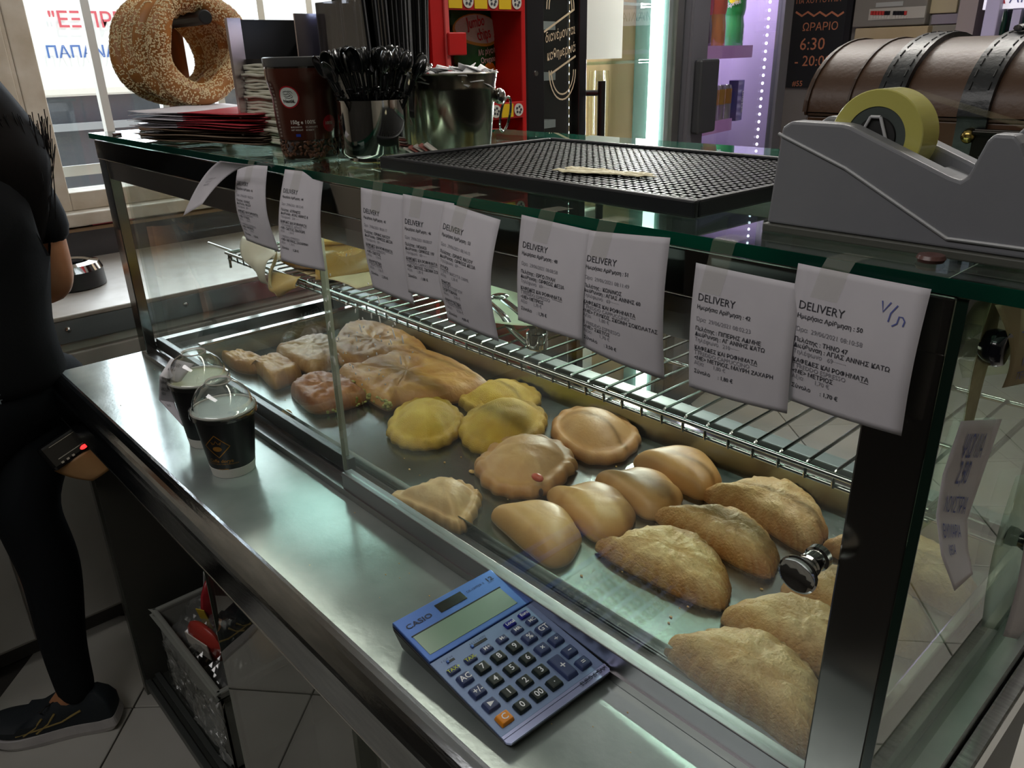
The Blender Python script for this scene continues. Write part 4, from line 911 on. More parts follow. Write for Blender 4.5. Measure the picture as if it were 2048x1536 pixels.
def ring(i, x, lb):
    py = .128 - .006*i
    R = .0685 + .002*(i % 2); tr = .0180
    cz = pegz - .043 - .002*i
    t = thing('bread_ring', lb, 'bread', (x, py, cz-R-tr), 0, 'sesame bread rings on the peg')
    r = random.Random(50+i); tw = (.0, .16, -.10, .12)[i]; ti = r.uniform(-.10, .10); N_ = 56
    def ctr(a):
        q = R*(1 + .045*math.cos(3*a + .6*i) + .03*math.sin(2*a+i) + (.07 if i == 0 else .03)*max(0, -math.sin(a+tw))**6)
        return Vector((x + q*math.sin(a)*ti*.5 + .004*math.sin(3*a+i), py + q*math.cos(a+tw), cz + q*math.sin(a+tw)*1.03))
    pts = [ctr(2*PI*k/N_) for k in range(N_)]
    rad = [tr*(1 + .06*math.sin(2*PI*k/N_*5+i) + .05*math.sin(2*PI*k/N_*2)) for k in range(N_)]
    obj('crust', tube(pts, rad, 14, True), crust, t, smooth=True)
    gs = []
    for k in range(6000):
        m = r.randrange(N_); a = r.uniform(0, 2*PI)
        if noise.noise(Vector((m*.23, a*.7, i))) < -.32: continue
        p = pts[m].lerp(pts[(m+1) % N_], r.random()); d_ = (pts[(m+1) % N_]-pts[m]).normalized(); u, v = frame(d_)
        nrm = u*math.cos(a)+v*math.sin(a); c = p + nrm*rad[m]*1.0
        e = (d_*r.uniform(-1, 1) + d_.cross(nrm)*r.uniform(-1, 1)).normalized(); f_ = nrm.cross(e)
        l_, w_, h_ = .0020, .0012, .0008
        V = [c+e*l_, c-e*l_, c+f_*w_, c-f_*w_, c+nrm*h_, c-nrm*h_*.6]
        gs.append(([tuple(q) for q in V], [(0, 2, 4), (2, 1, 4), (1, 3, 4), (3, 0, 4)]))
    s = obj('sesame_seeds', join(*gs), seedm, t); s['kind'] = 'stuff'
for i, (dx, lb) in enumerate(((.147, 'front sesame bread ring, nearest the black tip of the peg'), (.109, 'second sesame bread ring from the black tip of the peg'), (.071, 'third sesame bread ring from the black tip of the peg'), (.033, 'rearmost sesame bread ring, leaning on the wooden pole'))):
    ring(i, PX+dx, lb)

# napkin organiser with paper napkins and a steel bin of wrapped straws
nx0, nx1, ny0, ny1 = .468, .60, .092, .215
org = thing('napkin_holder', 'black napkin holder with polished steel sides left of the coffee jar', 'napkin holder', ((nx0+nx1)/2, (ny0+ny1)/2, GZ))
ztop = GZ+.172
pinkst = mat('steel_pink_reflection', '#d9cdd2', .28, 1.)  # pink reflection put into the tint of the polished steel
obj('side_plate', box(nx0, nx0+.003, ny0+.004, ny1, GZ, ztop-.002), black, org)
obj('front_strip', box(nx0-.004, nx0+.004, ny0-.016, ny0+.004, GZ, ztop), pinkst, org)
obj('side_plate', box(nx1-.003, nx1, ny0+.02, ny1, GZ, ztop), pinkst, org)
obj('back_plate', box(nx0, nx1, ny1-.003, ny1, GZ, ztop), black, org)
obj('base', box(nx0, nx1, ny0, ny1, GZ, GZ+.004), black, org)
obj('divider', box(nx0+.003, nx1-.003, ny0+.004, ny1, GZ+.112, GZ+.118), black, org)
nap = mat('napkin_cream', '#cfcdbb', .85, col2='#c4c1ae', scale=20)
for k in range(26):
    z = GZ+.0042 + k*.0041;  r = random.Random(k)
    dx, dy = r.uniform(-.003, .003), r.uniform(-.004, .004); ph = r.uniform(0, 6)
    t = obj('napkin', sheet(lambda u, v: (nx0+.006+dx+u*.108, ny0-.006+dy+v*.112, z+.0022+.0009*math.sin(u*9+ph)+.0007*math.sin(v*8)), 6, 5), nap, smooth=True, thick=.0038)
    tag(t, 'folded cream paper napkin in the pile inside the black holder', 'napkin', 'paper napkins in the holder')
sx0, sx1, sy0, sy1 = .508, .648, .125, .200
sb = thing('straw_bin', 'tall polished steel bin of black straws standing behind the coffee jar', 'bin', (.58, .16, GZ))
sb.location = (.655, .165, GZ); WM[sb.name] = Matrix.Translation(sb.location)
bx0_, bx1_, by0_, by1_ = .612, .732, .135, .205
zb1 = GZ + .184
wallp = [(bx0_, by0_), (bx1_, by0_), (bx1_, by1_), (bx0_, by1_)]
darkmir = mat('mirror_dark', '#3b3d42', .10, 1.)
obj('front_plate', box(bx0_+.006, bx1_, by0_, by0_+.002, GZ, zb1), pane('bin_front', (.62, .63, .68), ior=1.7, gain=1.6), sb)
obj('back_plate', box(bx0_, bx1_, by1_-.002, by1_, GZ, zb1), darkmir, sb)
obj('side_plate', box(bx0_, bx0_+.002, by0_+.006, by1_, GZ, zb1), mat('mirror_blue', '#8f9ab2', .14, 1.), sb)
obj('corner_strip', lathe([(.006, GZ), (.006, zb1)], 20, (bx0_+.006, by0_+.006, 0)), MATS['mirror_blue'], sb, smooth=True)
obj('side_plate', box(bx1_-.002, bx1_, by0_, by1_, GZ, zb1), darkmir, sb)
obj('base', box(bx0_, bx1_, by0_, by1_, GZ, GZ+.003), darkmir, sb)
strawm, strawp = mat('straw_black', '#131416', .25, coat=1.), mat('straw_wrap', '#c4c4c6', .1, alpha=.4)
sg = tube([(0, 0, 0), (0, 0, .2)], .0032, 7)
def straws(n, cx, cy, rx, ry, z0, h, label, group, lean=.06, seed=1):
    r = random.Random(seed); first = None
    for k in range(n):
        a, q = r.uniform(0, 2*PI), math.sqrt(r.random()); x, y = cx+rx*q*math.cos(a), cy+ry*q*math.sin(a)
        M = Matrix.Translation((x, y, z0)) @ Matrix.Rotation(-lean*q*math.sin(a)+r.uniform(-.01, .01), 4, 'X') @ Matrix.Rotation(lean*q*math.cos(a)+r.uniform(-.01, .01), 4, 'Y') @ Matrix.Scale(h/.2*r.uniform(.96, 1.04), 4, (0, 0, 1))
        if first is None:
            first = thing('drinking_straw', label, 'straw', (0, 0, 0), 0, group)
            obj('tube', sg, strawm, first, smooth=True)
            obj('wrapper', box(-.0042, .0042, -.0006, .0006, .004, .196), strawp, first)
            tmpl = first; first.matrix_world = M; WM[first.name] = M
            base = M
        else:
            c = dup(tmpl, M @ WM[tmpl.name].inverted(), None, None)
straws(40, (bx0_+bx1_)/2, (by0_+by1_)/2, .050, .026, GZ+.004, .182, 'black wrapped straw inside the steel bin', 'black straws in the steel bin', lean=.02, seed=3)

# coffee jar
jc = (.694, .062)
jar = thing('coffee_jar', 'brown coffee jar with a round white emblem and a clear bottom of beans', 'jar', (*jc, GZ))
jp = [(.0, 0), (.034, 0), (.0355, .003), (.0345, .008), (.0355, .014), (.038, .05), (.0395, .085), (.043, .100), (.0445, .108), (.0445, .124)]
jp = [(a, b*.885) for a, b in jp]
jr = lambda z: next((a[0]+(b[0]-a[0])*(z-a[1])/max(1e-6, b[1]-a[1]) for a, b in zip(jp, jp[1:]) if a[1] <= z <= b[1]), .0445)
obj('body', lathe(jp, 56, (*jc, GZ)), mat('jar_glass', '#2b2018', .12, coat=1.), jar, smooth=True)
obj('rim_band', lathe([(.0452, .108), (.0458, .110), (.0458, .118), (.0440, .119), (.0432, .110), (.0452, .108)], 56, (*jc, GZ)), mat('jar_rim', '#4a4a4a', .3), jar, smooth=True)
obj('label_sleeve', lathe([(jr(z)+.0004, z) for z in [.024+.0082*k for k in range(11)]], 64, (*jc, GZ)), mat('jar_label', '#4a2116', .28, col2='#401c12', scale=8, coat=.6), jar, smooth=True)
fc = math.atan2(CAM.y-jc[1], CAM.x-jc[0])
def JS(e=.0007):
    def f(a, b): th = fc + a/.039; r = jr(b)+e; return Vector((jc[0]+r*math.cos(th), jc[1]+r*math.sin(th), GZ+b))
    return f
def disc2(cx, cy, R, n=24):
    g = []
    for k in range(4): g.append(([(cx+R*(k+q)/4*math.cos(2*PI*i/n), cy+R*(k+q)/4*math.sin(2*PI*i/n), 0) for q in (0.0001, 1) for i in range(n)], [(i, (i+1) % n, n+(i+1) % n, n+i) for i in range(n)]))
    return join(*g)
ex, ez = -.019, .074
obj('emblem_ring', lay(disc2(ex, ez, .0128), JS(.0008)), mat('jar_red', '#b0202c', .35), jar); obj('emblem_disc', lay(disc2(ex, ez, .0112), JS(.0011)), mat('jar_white', '#d5dad2', .4), jar)
jk = mat('jar_print', '#2c2a28', .5); jw = mat('jar_whiteprint', '#d8d2c8', .5)
nest = [move2(stroke2(q, .0005), ex, ez) for q in ([(-.006, .006), (-.002, .007), (.002, .005), (.005, .001), (.004, -.001)], [(-.006, .004), (-.003, .003), (0, .004), (.003, .001)], [(-.006, .0015), (-.002, .0005), (.002, .0015)], [(-.005, -.0005), (0, -.0012), (.004, -.0005)], [(.0, .007), (.004, .0065), (.0055, .004)])]
obj('emblem_print', join(*[lay(g, JS(.0014)) for g in nest], lay(move2(text('Nestlé.', .0052, .03, 'CENTER'), ex, ez-.0062), JS(.0014))), jk, jar)
wl_ = [('150g e', .0062, -.022, .0430, .02), ('100%', .0062, -.004, .0430, .01), ('ΚΑΘ.ΒΑΡΟΣ', .0026, -.022, .0384, 0), ('NET WEIGHT', .0026, -.022, .0350, 0), ('ΕΛ.ΑΝΑΛΥΣ', .0026, -.003, .0384, 0), ('ΚΟΚΚΟΙ', .0026, -.003, .0350, 0)]
obj('white_print', join(*[lay(move2(text(s, sz, bo), x, z), JS(.0009)) for s, sz, x, z, bo in wl_], *[lay(move2(text('||||·|||' if k % 3 else '·||||||', .0026), -.045, .088-.0040*k), JS(.0009)) for k in range(16)]), jw, jar)
obj('blue_mark', lay(rect2(-.0165, -.0105, .028, .0312), JS(.0009)), mat('jar_blue', '#2a3f9a', .4), jar)
obj('red_seal', lay(disc2(.029, .042, .010, 18), JS(.0010)), MATS['jar_red'], jar); obj('seal_print', lay(move2(text('100%', .0052, .02), .0215, .041), JS(.0014)), jw, jar)
r = random.Random(9); gs = []
for k in range(150):
    a = fc + r.uniform(-1.7, 1.7); z = r.uniform(.004, .022); rr = jr(z)+.0003
    M = Matrix.Translation((jc[0]+rr*math.cos(a), jc[1]+rr*math.sin(a), GZ+z)) @ Matrix.Rotation(a, 4, 'Z') @ Matrix.Rotation(r.uniform(0, PI), 4, 'X')
    gs.append(xf(ball((0, 0, 0), .0009, .0028, .0017, 7, 5), M))
o = obj('printed_beans', join(*gs), mat('bean', '#6b4630', .35, col2='#3c2417', scale=300), jar, smooth=True); o['kind'] = 'stuff'

# steel mug with spoons
mc = (.792, .098)
mp_s = .87
mug = thing('steel_mug', 'polished steel mug holding a dense bunch of black plastic spoons', 'mug', (*mc, GZ))
mp = [(0, .002), (.030, .002), (.032, 0), (.034, .0015), (.033, .004), (.0405, .007), (.0425, .012), (.0425, .080), (.0435, .0805), (.0435, .0795), (.0418, .080), (.0412, .012), (0, .010)]
obj('body', lathe([(a, b*mp_s) for a, b in mp], 56, (*mc, GZ)), chrome, mug, smooth=True)
hx, hy = .677, .736
hc = Vector((mc[0]+hx*.0425, mc[1]+hy*.0425, GZ+.046)); hd = Vector((hx, hy, 0))
spoonm = mat('spoon_black', '#0d0f10', .22, coat=.6)
def spoon_geo():
    g1 = tube([(0, 0, 0), (0, .0006, .05), (0, 0, .105)], [.0026, .0028, .0022], 6, flat=.5)
    return g1
sp0 = None
r = random.Random(21)
for k in range(46):
    a = 2*PI*k/46*5 + r.uniform(-.2, .2); q = .006 + .030*((k % 5)+1)/5
    bx__, by__ = mc[0] + .4*q*math.cos(a), mc[1] + .4*q*math.sin(a); ln = (.18 + .52*q/.036)*r.uniform(.7, 1.1)
    M = Matrix.Translation((bx__, by__, GZ+.017)) @ Matrix.Rotation(-ln*.75*math.sin(a), 4, 'X') @ Matrix.Rotation(ln*.75*math.cos(a), 4, 'Y') @ Matrix.Rotation(r.uniform(0, 2*PI), 4, 'Z') @ Matrix.Scale(.84, 4)
    if sp0 is None:
        sp0 = thing('plastic_spoon', 'black plastic spoon standing in the polished steel mug', 'spoon', (0, 0, 0), 0, 'black plastic spoons in the steel mug')
        obj('stem', spoon_geo(), spoonm, sp0, smooth=True)
        obj('collar', box(-.0048, .0048, -.0018, .0018, .076, .082), spoonm, sp0, bev=.0006)
        def bowl(u, v):
            aa = 2*PI*u; rr = v; return Vector((.0115*rr*math.cos(aa), .0045*(1-rr*rr)-.002, .1195 + .0165*rr*math.sin(aa)))
        obj('bowl', sheet(bowl, 18, 6), spoonm, sp0, smooth=True, thick=.0012)
        sp0.matrix_world = M; WM[sp0.name] = M
    else: dup(sp0, M @ WM[sp0.name].inverted())

# tumbler of straws behind the mug
tc_ = (.748, .172)
tum = thing('straw_tumbler', 'steel tumbler of tall black straws behind the mug of spoons', 'tumbler', (*tc_, GZ))
obj('body', lathe([(0, 0), (.034, 0), (.036, .003), (.0405, .105), (.0415, .1055), (.0395, .105), (.035, .004), (0, .003)], 44, (*tc_, GZ)), chrome, tum, smooth=True)
obj('rim', lathe([(.0405, .103), (.042, .1045), (.041, .107), (.0395, .105)], 44, (*tc_, GZ)), chrome, tum, smooth=True)
straws(46, tc_[0], tc_[1], .033, .033, GZ+.005, .235, 'tall black wrapped straw standing in the tumbler behind the spoons', 'tall black straws in the tumbler', lean=.05, seed=8)

# bucket of sugar sachets
bc = (.808, .212)
buck = thing('steel_bucket', 'tapered steel bucket with ring handles full of sugar sachets', 'bucket', (*bc, GZ))
bp = [(0, .001), (.040, .001), (.0425, .004), (.0505, .094), (.0512, .096), (.0508, .099), (.0535, .116), (.0555, .1175), (.0545, .119), (.052, .1165), (.049, .096), (.041, .006), (0, .004)]
bp = [(a, b*.81) for a, b in bp]
obj('body', lathe(bp, 60, (*bc, GZ)), mat('steel_bucket_satin', '#a29c90', .2, 1., col2='#8f897e', scale=12, rvar=.05), buck, smooth=True)
for s in (1, -1):
    p = Vector((bc[0]+s*hx*.0515, bc[1]+s*hy*.0515, GZ+.067)); e = hd*s
    obj('handle_boss', ball(p+e*.004, .008, .008, .010, 14, 8), chrome, buck, smooth=True)
    n_ = Vector((-hd.y, hd.x, 0))
    obj('ring_handle', tube([p + e*(.011+.004*math.sin(2*PI*k/24)) + n_*(.006*math.cos(2*PI*k/24)) + Vector((0, 0, -.022 + .021*math.sin(2*PI*k/24))) + e*.006*math.cos(2*PI*k/24) for k in range(24)], .0016, 7, True), chrome, buck, smooth=True)
r = random.Random(5); s0 = None
for k in range(44):
    a, q = r.uniform(0, 2*PI), .040*math.sqrt(r.random()); z = GZ+.090 + .012*(1-q/.04) + r.uniform(-.004, .004)
    M = Matrix.Translation((bc[0]+q*math.cos(a), bc[1]+q*math.sin(a), z)) @ Matrix.Rotation(r.uniform(0, 2*PI), 4, 'Z') @ Matrix.Rotation(r.uniform(-.6, .6), 4, 'X') @ Matrix.Rotation(r.uniform(-.5, .5), 4, 'Y')
    if s0 is None:
        s0 = thing('sugar_sachet', 'white paper sugar sachet lying in the steel bucket', 'sachet', (0, 0, 0), 0, 'sugar sachets in the steel bucket')
        obj('paper', sheet(lambda u, v: (-.017+.034*u, -.009+.018*v, .0022*math.sin(PI*u)*math.sin(PI*v)), 6, 4), mat('sachet_white', '#dcdcdc', .6), s0, smooth=True, thick=.001)
        obj('red_mark', box(-.005, .003, -.0015, .0015, .0024, .0030), mat('sachet_red', '#b5383c', .6), s0)
        s0.matrix_world = M; WM[s0.name] = M
    else: dup(s0, M @ WM[s0.name].inverted())
# loose packets leaning between mug and bucket
p = at(815, 318, z=GZ)
for k in range(5):
    M = Matrix.Translation((.842+.004*k, .128+.004*k, GZ+.006)) @ Matrix.Rotation(math.radians(44), 4, 'Z') @ Matrix.Rotation(.45+.05*k, 4, 'Y')
    tag(obj('paper_packet', xf(box(-.022, .022, -.012, .012, -.0008, .0008), M), mat('packet_'+str(k % 2), ('#b9b3aa', '#9a5a52')[k % 2], .6)), 'small paper packet leaning between the steel mug and the bucket', 'packet', 'paper packets between mug and bucket')

# rubber bar mat
mz = .014
q1, q2, q3, q4 = Vector((.868, .050)), Vector((1.300, .036)), Vector((1.312, .300)), Vector((.880, .312))
bmat = thing('bar_mat', 'black rubber bar mat with a grid surface on the glass lid', 'mat', (1.09, .17, GZ))
def MP(u, v, z): q_ = q1.lerp(q2, u).lerp(q4.lerp(q3, u), v); return Vector((q_.x, q_.y, z))
def MB(u0, u1, v0, v1, z0, z1): return [tuple(MP(u, v, z)) for z in (z0, z1) for v in (v0, v1) for u in (u0, u1)], [(0, 2, 3, 1), (4, 5, 7, 6), (0, 1, 5, 4), (2, 6, 7, 3), (0, 4, 6, 2), (1, 3, 7, 5)]
obj('base_sheet', MB(.01, .99, .015, .985, GZ, GZ+.005), rubber, bmat)
wallr = []
rimp = [(0, 0), (1, 0), (1, 1), (0, 1)]
for (a0, a1, b0_, b1_) in ((0, 1, 0, .022), (0, 1, .978, 1), (0, .013, .022, .978), (.987, 1, .022, .978)): obj('rim', MB(a0, a1, b0_, b1_, GZ, GZ+mz), mat('rubber_rim', '#16181c', .45), bmat, bev=.002)
gr = []
nu_, nv_ = 46, 27
for i in range(1, nu_): gr.append(MB(.013+.974*i/nu_-.0028, .013+.974*i/nu_+.0028, .022, .978, GZ+.004, GZ+.0105))
for j in range(1, nv_): gr.append(MB(.013, .987, .022+.956*j/nv_-.005, .022+.956*j/nv_+.005, GZ+.004, GZ+.0105))
o = obj('grid', join(*gr), mat('rubber_grid', '#0a0b0c', .5), bmat); o['kind'] = 'stuff'
# shreds of dried paper on the mat
a, b = at(1088, 336, z=GZ+.012), at(1318, 352, z=GZ+.012)
r = random.Random(12); gs = []
for k in range(26):
    t = r.uniform(0, .75); p = a.lerp(b, t); e = a.lerp(b, min(1, t+r.uniform(.18, .4))); off = Vector((r.uniform(-.003, .003), r.uniform(-.017, .012)*(1-t*.6), 0))
    pts = [p.lerp(e, i/7)+off+Vector((0, r.uniform(-.0018, .0018), r.uniform(0, .0010))) for i in range(8)]
    gs.append(tube(pts, [.0008]+[r.uniform(.0018, .0042) for i in range(6)]+[.0006], 6, flat=.35))
tag(obj('paper_shreds', join(*gs), mat('shred_cream', '#cfc6a4', .7)), 'torn cream coloured paper shreds lying on the black bar mat', 'paper scraps')

# tape dispenser
tdm = mat('dispenser_grey', '#86878b', .42, col2='#7e7f85', scale=10, bump=.04, bscale=300)
ya, yb = .034, .098
td = thing('tape_dispenser', 'grey desk tape dispenser standing on the right end of the glass lid', 'tape dispenser', (1.445, .066, GZ))
side = [(1.360, GZ+.006), (1.364, GZ+.068), (1.370, GZ+.072), (1.4035, GZ+.0715), (1.409, GZ+.0705), (1.470, GZ+.046), (1.476, GZ+.0445), (1.4790, GZ+.047), (1.4850, GZ+.066), (1.488, GZ+.070), (1.498, GZ+.070), (1.502, GZ+.066), (1.520, GZ+.030), (1.524, GZ+.006)]
obj('body', prism(side, lambda x, z: (x, ya, z), lambda x, z: (x, ya+.015, z)), tdm, td, bev=.0022, bseg=3)
obj('body', prism(side, lambda x, z: (x, yb-.015, z), lambda x, z: (x, yb, z)), tdm, td, bev=.0022, bseg=3)
lowp = [(1.360, GZ+.006), (1.362, GZ+.050), (1.395, GZ+.052), (1.40, GZ+.018), (1.44, GZ+.018), (1.452, GZ+.046), (1.470, GZ+.040), (1.480, GZ+.042), (1.487, GZ+.064), (1.498, GZ+.066), (1.520, GZ+.030), (1.524, GZ+.006)]
obj('core_block', prism(lowp, lambda x, z: (x, ya+.014, z), lambda x, z: (x, yb-.014, z)), tdm, td, bev=.0012)
obj('base', box(1.358, 1.526, ya-.002, yb+.002, GZ+.0005, GZ+.006), mat('dispenser_base', '#55564f', .5), td, bev=.001)
obj('side_ridge', tube([(1.3625, ya-.0005, GZ+.064), (1.41, ya-.0007, GZ+.046), (1.475, ya-.0007, GZ+.012), (1.522, ya-.0005, GZ+.012)], .0011, 6), mat('ridge_light', '#b3b4b6', .4), td)
obj('cutter', box(1.4985, 1.5025, ya+.016, yb-.016, GZ+.060, GZ+.072), chrome, td)
rc = Vector((1.416, .066, GZ+.0625)); rw = .0125; RR = .0285
tr_ = thing('tape_roll', 'roll of yellowish clear tape in the grey dispenser', 'tape roll', rc - Vector((0, 0, RR)))
def rlathe(prof): return [(rc.x+v[0], rc.y+v[2], rc.z+v[1]) for v in lathe(prof, 56)[0]], lathe(prof, 56)[1]
obj('tape', rlathe([(.0185, -rw), (RR-.0006, -rw), (RR, -rw+.0006), (RR, rw-.0006), (RR-.0006, rw), (.0185, rw), (.0185, -rw)]), mat('tape_yellow', '#c9c36a', .25, coat=.5, sub=.1), tr_, smooth=True)
obj('core', rlathe([(.0125, -rw*.9), (.0185, -rw*.96), (.0185, rw*.96), (.0125, rw*.9), (.0125, -rw*.9)]), mat('core_grey', '#4b5350', .6), tr_, smooth=True)
obj('hub', rlathe([(0, -rw), (.012, -rw), (.0125, -rw*.8), (.0125, rw*.8), (.012, rw), (0, rw)]), mat('hub_dark', '#2b2b2b', .5), td, smooth=True)
for s in (-1, 1):
    y = rc.y + s*(rw+.0015)
    obj('hub_clip', join(*[cyl(p, q, .0010, n=8) for p, q in (((rc.x-.009, y, rc.z+.0), (rc.x-.0035, y, rc.z+.0125)), ((rc.x-.0035, y, rc.z+.0125), (rc.x+.0025, y, rc.z+.0125)), ((rc.x+.0025, y, rc.z+.0125), (rc.x+.0095, y, rc.z-.005)))]), mat('clip_light', '#c9cacc', .4), td)
obj('tape_strip', join(box(rc.x, 1.4985, rc.y-rw+.001, rc.y+rw-.001, GZ+.0895, GZ+.0897)) if 0 else sheet(lambda u, v: (rc.x+.012+u*(1.497-rc.x-.012), rc.y-rw+.001+(2*rw-.002)*v, rc.z+.0272+u*(GZ+.0712-rc.z-.0272)), 4, 2), mat('strip_clear', '#b9b38a', .15, alpha=.10), tr_)

# leather chest behind the dispenser
leather = mat('leather_brown', '#452a15', .42, col2='#51331b', scale=5, bump=.12, bscale=220)
lblk = mat('leather_black', '#15171a', .34, bump=.2, bscale=180)
chx0, chx1, chy0, chy1, chz = 1.258, 1.530, .262, .452, GZ+.002
chest = thing('leather_chest', 'brown leather chest with a barrel lid and black straps behind the tape dispenser', 'chest', (1.365, .357, GZ))
cyc, chR = (chy0+chy1)/2, (chy1-chy0)/2
ztop_ = .5475
hl = ztop_ - chR*.62
def arc(R, zc): return [(cyc - R*math.cos(PI*k/20), zc + R*.62*math.sin(PI*k/20)) for k in range(21)]
P2 = [(chy0, chz)] + arc(chR, hl) + [(chy1, chz)]
P3 = [(chy0, chz), (chy0, hl)] + [(chy1, hl), (chy1, chz)]
obj('box', prism(P3, lambda y, z: (chx0, y, z), lambda y, z: (chx1, y, z)), leather, chest, bev=.003)
obj('lid', prism(arc(chR+.002, hl+.002), lambda y, z: (chx0-.002, y, z), lambda y, z: (chx1+.002, y, z)), leather, chest, smooth=True)
for e in (0, .038): obj('edge_binding', prism([(chy0-.0035, hl)] + arc(chR+.0042, hl+.002) + [(chy1+.0035, hl)] , lambda y, z: (chx0+e+.001, y, z), lambda y, z: (chx0+e+.003, y, z)), mat('leather_seam', '#3d2614', .5), chest)
obj('front_seam', box(chx0, chx1, chy0-.0015, chy0, hl-.001, hl+.001), MATS['leather_seam'], chest)
for x in (1.334, 1.402):
    st = obj('strap', prism([(chy0-.005, chz+.02), (chy0-.005, hl)] + arc(chR+.0075, hl+.003) + [(chy1+.005, hl), (chy1+.005, chz+.02), (chy1+.001, chz+.02), (chy1+.001, hl)] + arc(chR+.001, hl+.001)[::-1] + [(chy0-.001, hl), (chy0-.001, chz+.02)], lambda y, z: (x-.011, y, z), lambda y, z: (x+.011, y, z)), lblk, chest, smooth=True)
    gs = []
    for k in range(2, 16, 1):
        for s in (-1, 1):
            (y, z), (y2, z2) = arc(chR+.0078, hl+.003)[k:k+2]; gs.append(tube([(x+s*.0068, y, z), (x+s*.0068, y+(y2-y)*.6, z+(z2-z)*.6)], .0007, 5))
    q_ = obj('stitching', join(*gs), mat('stitch', '#070708', .7), st); q_['kind'] = 'stuff'
    obj('rivet', ball((x, chy0-.0065, hl-.012), .0055, .004, .0055, 14, 8), mat('brass', '#a58f52', .22, 1.), st, smooth=True)
obj('lid_handle', tube([(1.40, cyc-.03, ztop_+.008), (1.42, cyc-.01, ztop_+.014), (1.46, cyc-.01, ztop_+.012), (1.50, cyc-.02, ztop_+.006)], .007, 8, flat=.4), lblk, chest, smooth=True)
obj('latch', join(box(1.405, 1.44, chy0-.006, chy0-.001, hl-.035, hl-.006), box(1.405, 1.44, chy0-.010, chy0-.006, hl-.010, hl-.007), box(1.412, 1.433, chy0-.009, chy0-.006, hl-.030, hl-.026)), mat('latch_black', '#1d1a14', .3, .7), chest, bev=.001)

# ------------------------------------------------------------------ behind the case: red snack stand
def fbox(P, u, n, a0, a1, b0, b1, z0, z1):
    """box in the frame of a front face: a along it, b behind it"""
    P, u, n = Vector((P[0], P[1], 0)), Vector((u[0], u[1], 0)), Vector((n[0], n[1], 0))
    V = [tuple(P + u*a - n*b + Vector((0, 0, z))) for z in (z0, z1) for b in (b0, b1) for a in (a0, a1)]
    return V, [(0, 2, 3, 1), (4, 5, 7, 6), (0, 1, 5, 4), (2, 6, 7, 3), (0, 4, 6, 2), (1, 3, 7, 5)]
def hit(px, py, P, n, b=0.):
    """where a sight line meets the plane b behind a front face"""
    n = Vector((n[0], n[1], 0)); P = Vector((P[0], P[1], 0)) - n*b
    r = RX*((px-1024)/FPX) + RY*((py-768)/FPX) + RZ
    return CAM + r*((P-CAM).dot(n)/r.dot(n))
SXp = .37
su, sn, sP = (0, 1), (1, 0), (SXp, 0)
ya_ = lambda px, b=0.: hit(px, 120, sP, sn, b).y
redm, redd = mat('stand_red', '#c01c1c', .38, col2='#b01818', scale=4), mat('stand_red_highlight', '#d65a58', .35)  # redd: pink highlight of the divider edge put into its colour
yR, yM, yL = ya_(1052), ya_(900), .482
stn = thing('snack_stand', 'red metal snack stand behind the glass case, left of the black cooler', 'stand', (SXp-.1, .62, FZ))
zt_ = .95
obj('back_panel', fbox(sP, su, sn, yL, yR, .155, .165, FZ+.02, zt_), redm, stn)
obj('side_panel', fbox(sP, su, sn, yR-.012, yR, 0, .165, FZ+.02, zt_), redm, stn, bev=.002)
obj('side_panel', fbox(sP, su, sn, yL, yL+.012, 0, .165, FZ+.02, zt_), redm, stn, bev=.002)
yf = ya_(866)
obj('front_panel', fbox(sP, su, sn, yf, yM, .0, .01, FZ+.02, zt_), redm, stn, bev=.001)
obj('divider_edge', fbox(sP, su, sn, yM-.010, yM, -.004, .165, FZ+.02, zt_), redd, stn, bev=.001)
obj('foot', fbox(sP, su, sn, yL, yR, 0, .165, FZ, FZ+.02), black, stn)
for zpx in (222, 4, 420, 620):
    zc = hit(1000, zpx, sP, sn).z
    sh = obj('shelf', fbox(sP, su, sn, yM, yR-.012, .0, .155, zc-.004, zc), redm, stn)
    obj('price_lip', fbox(sP, su, sn, yM, yR-.012, -.004, .0, zc-.016, zc+.016), mat('lip_red', '#b32424', .35), sh, bev=.001)
    for k in range(6):
        a = yM + (yR-.012-yM)*(k+.5)/6
        if k % 2: obj('lip_emblem', cyl((SXp+.0045, a, zc), (SXp+.0055, a, zc), .0125, n=20), mat('emblem_white', '#c9c5bc', .5), sh); obj('emblem_print', join(*[cyl((SXp+.0055, a+.006*math.cos(q), zc+.006*math.sin(q)), (SXp+.006, a+.006*math.cos(q), zc+.006*math.sin(q)), .0028, n=8) for q in (0, 1.3, 2.6, 3.9, 5.2)]), ink, sh)
        else: obj('lip_tag', fbox(sP, su, sn, a-.016, a+.016, -.0052, -.004, zc-.013, zc+.013), mat('tag_yellow', '#d9b41e', .45), sh)
cl = hit(906, 88, sP, sn)
obj('clip', join(fbox(sP, su, sn, yM-.008, yM+.035, -.010, -.004, cl.z-.020, cl.z+.020)), redm, stn, bev=.002)
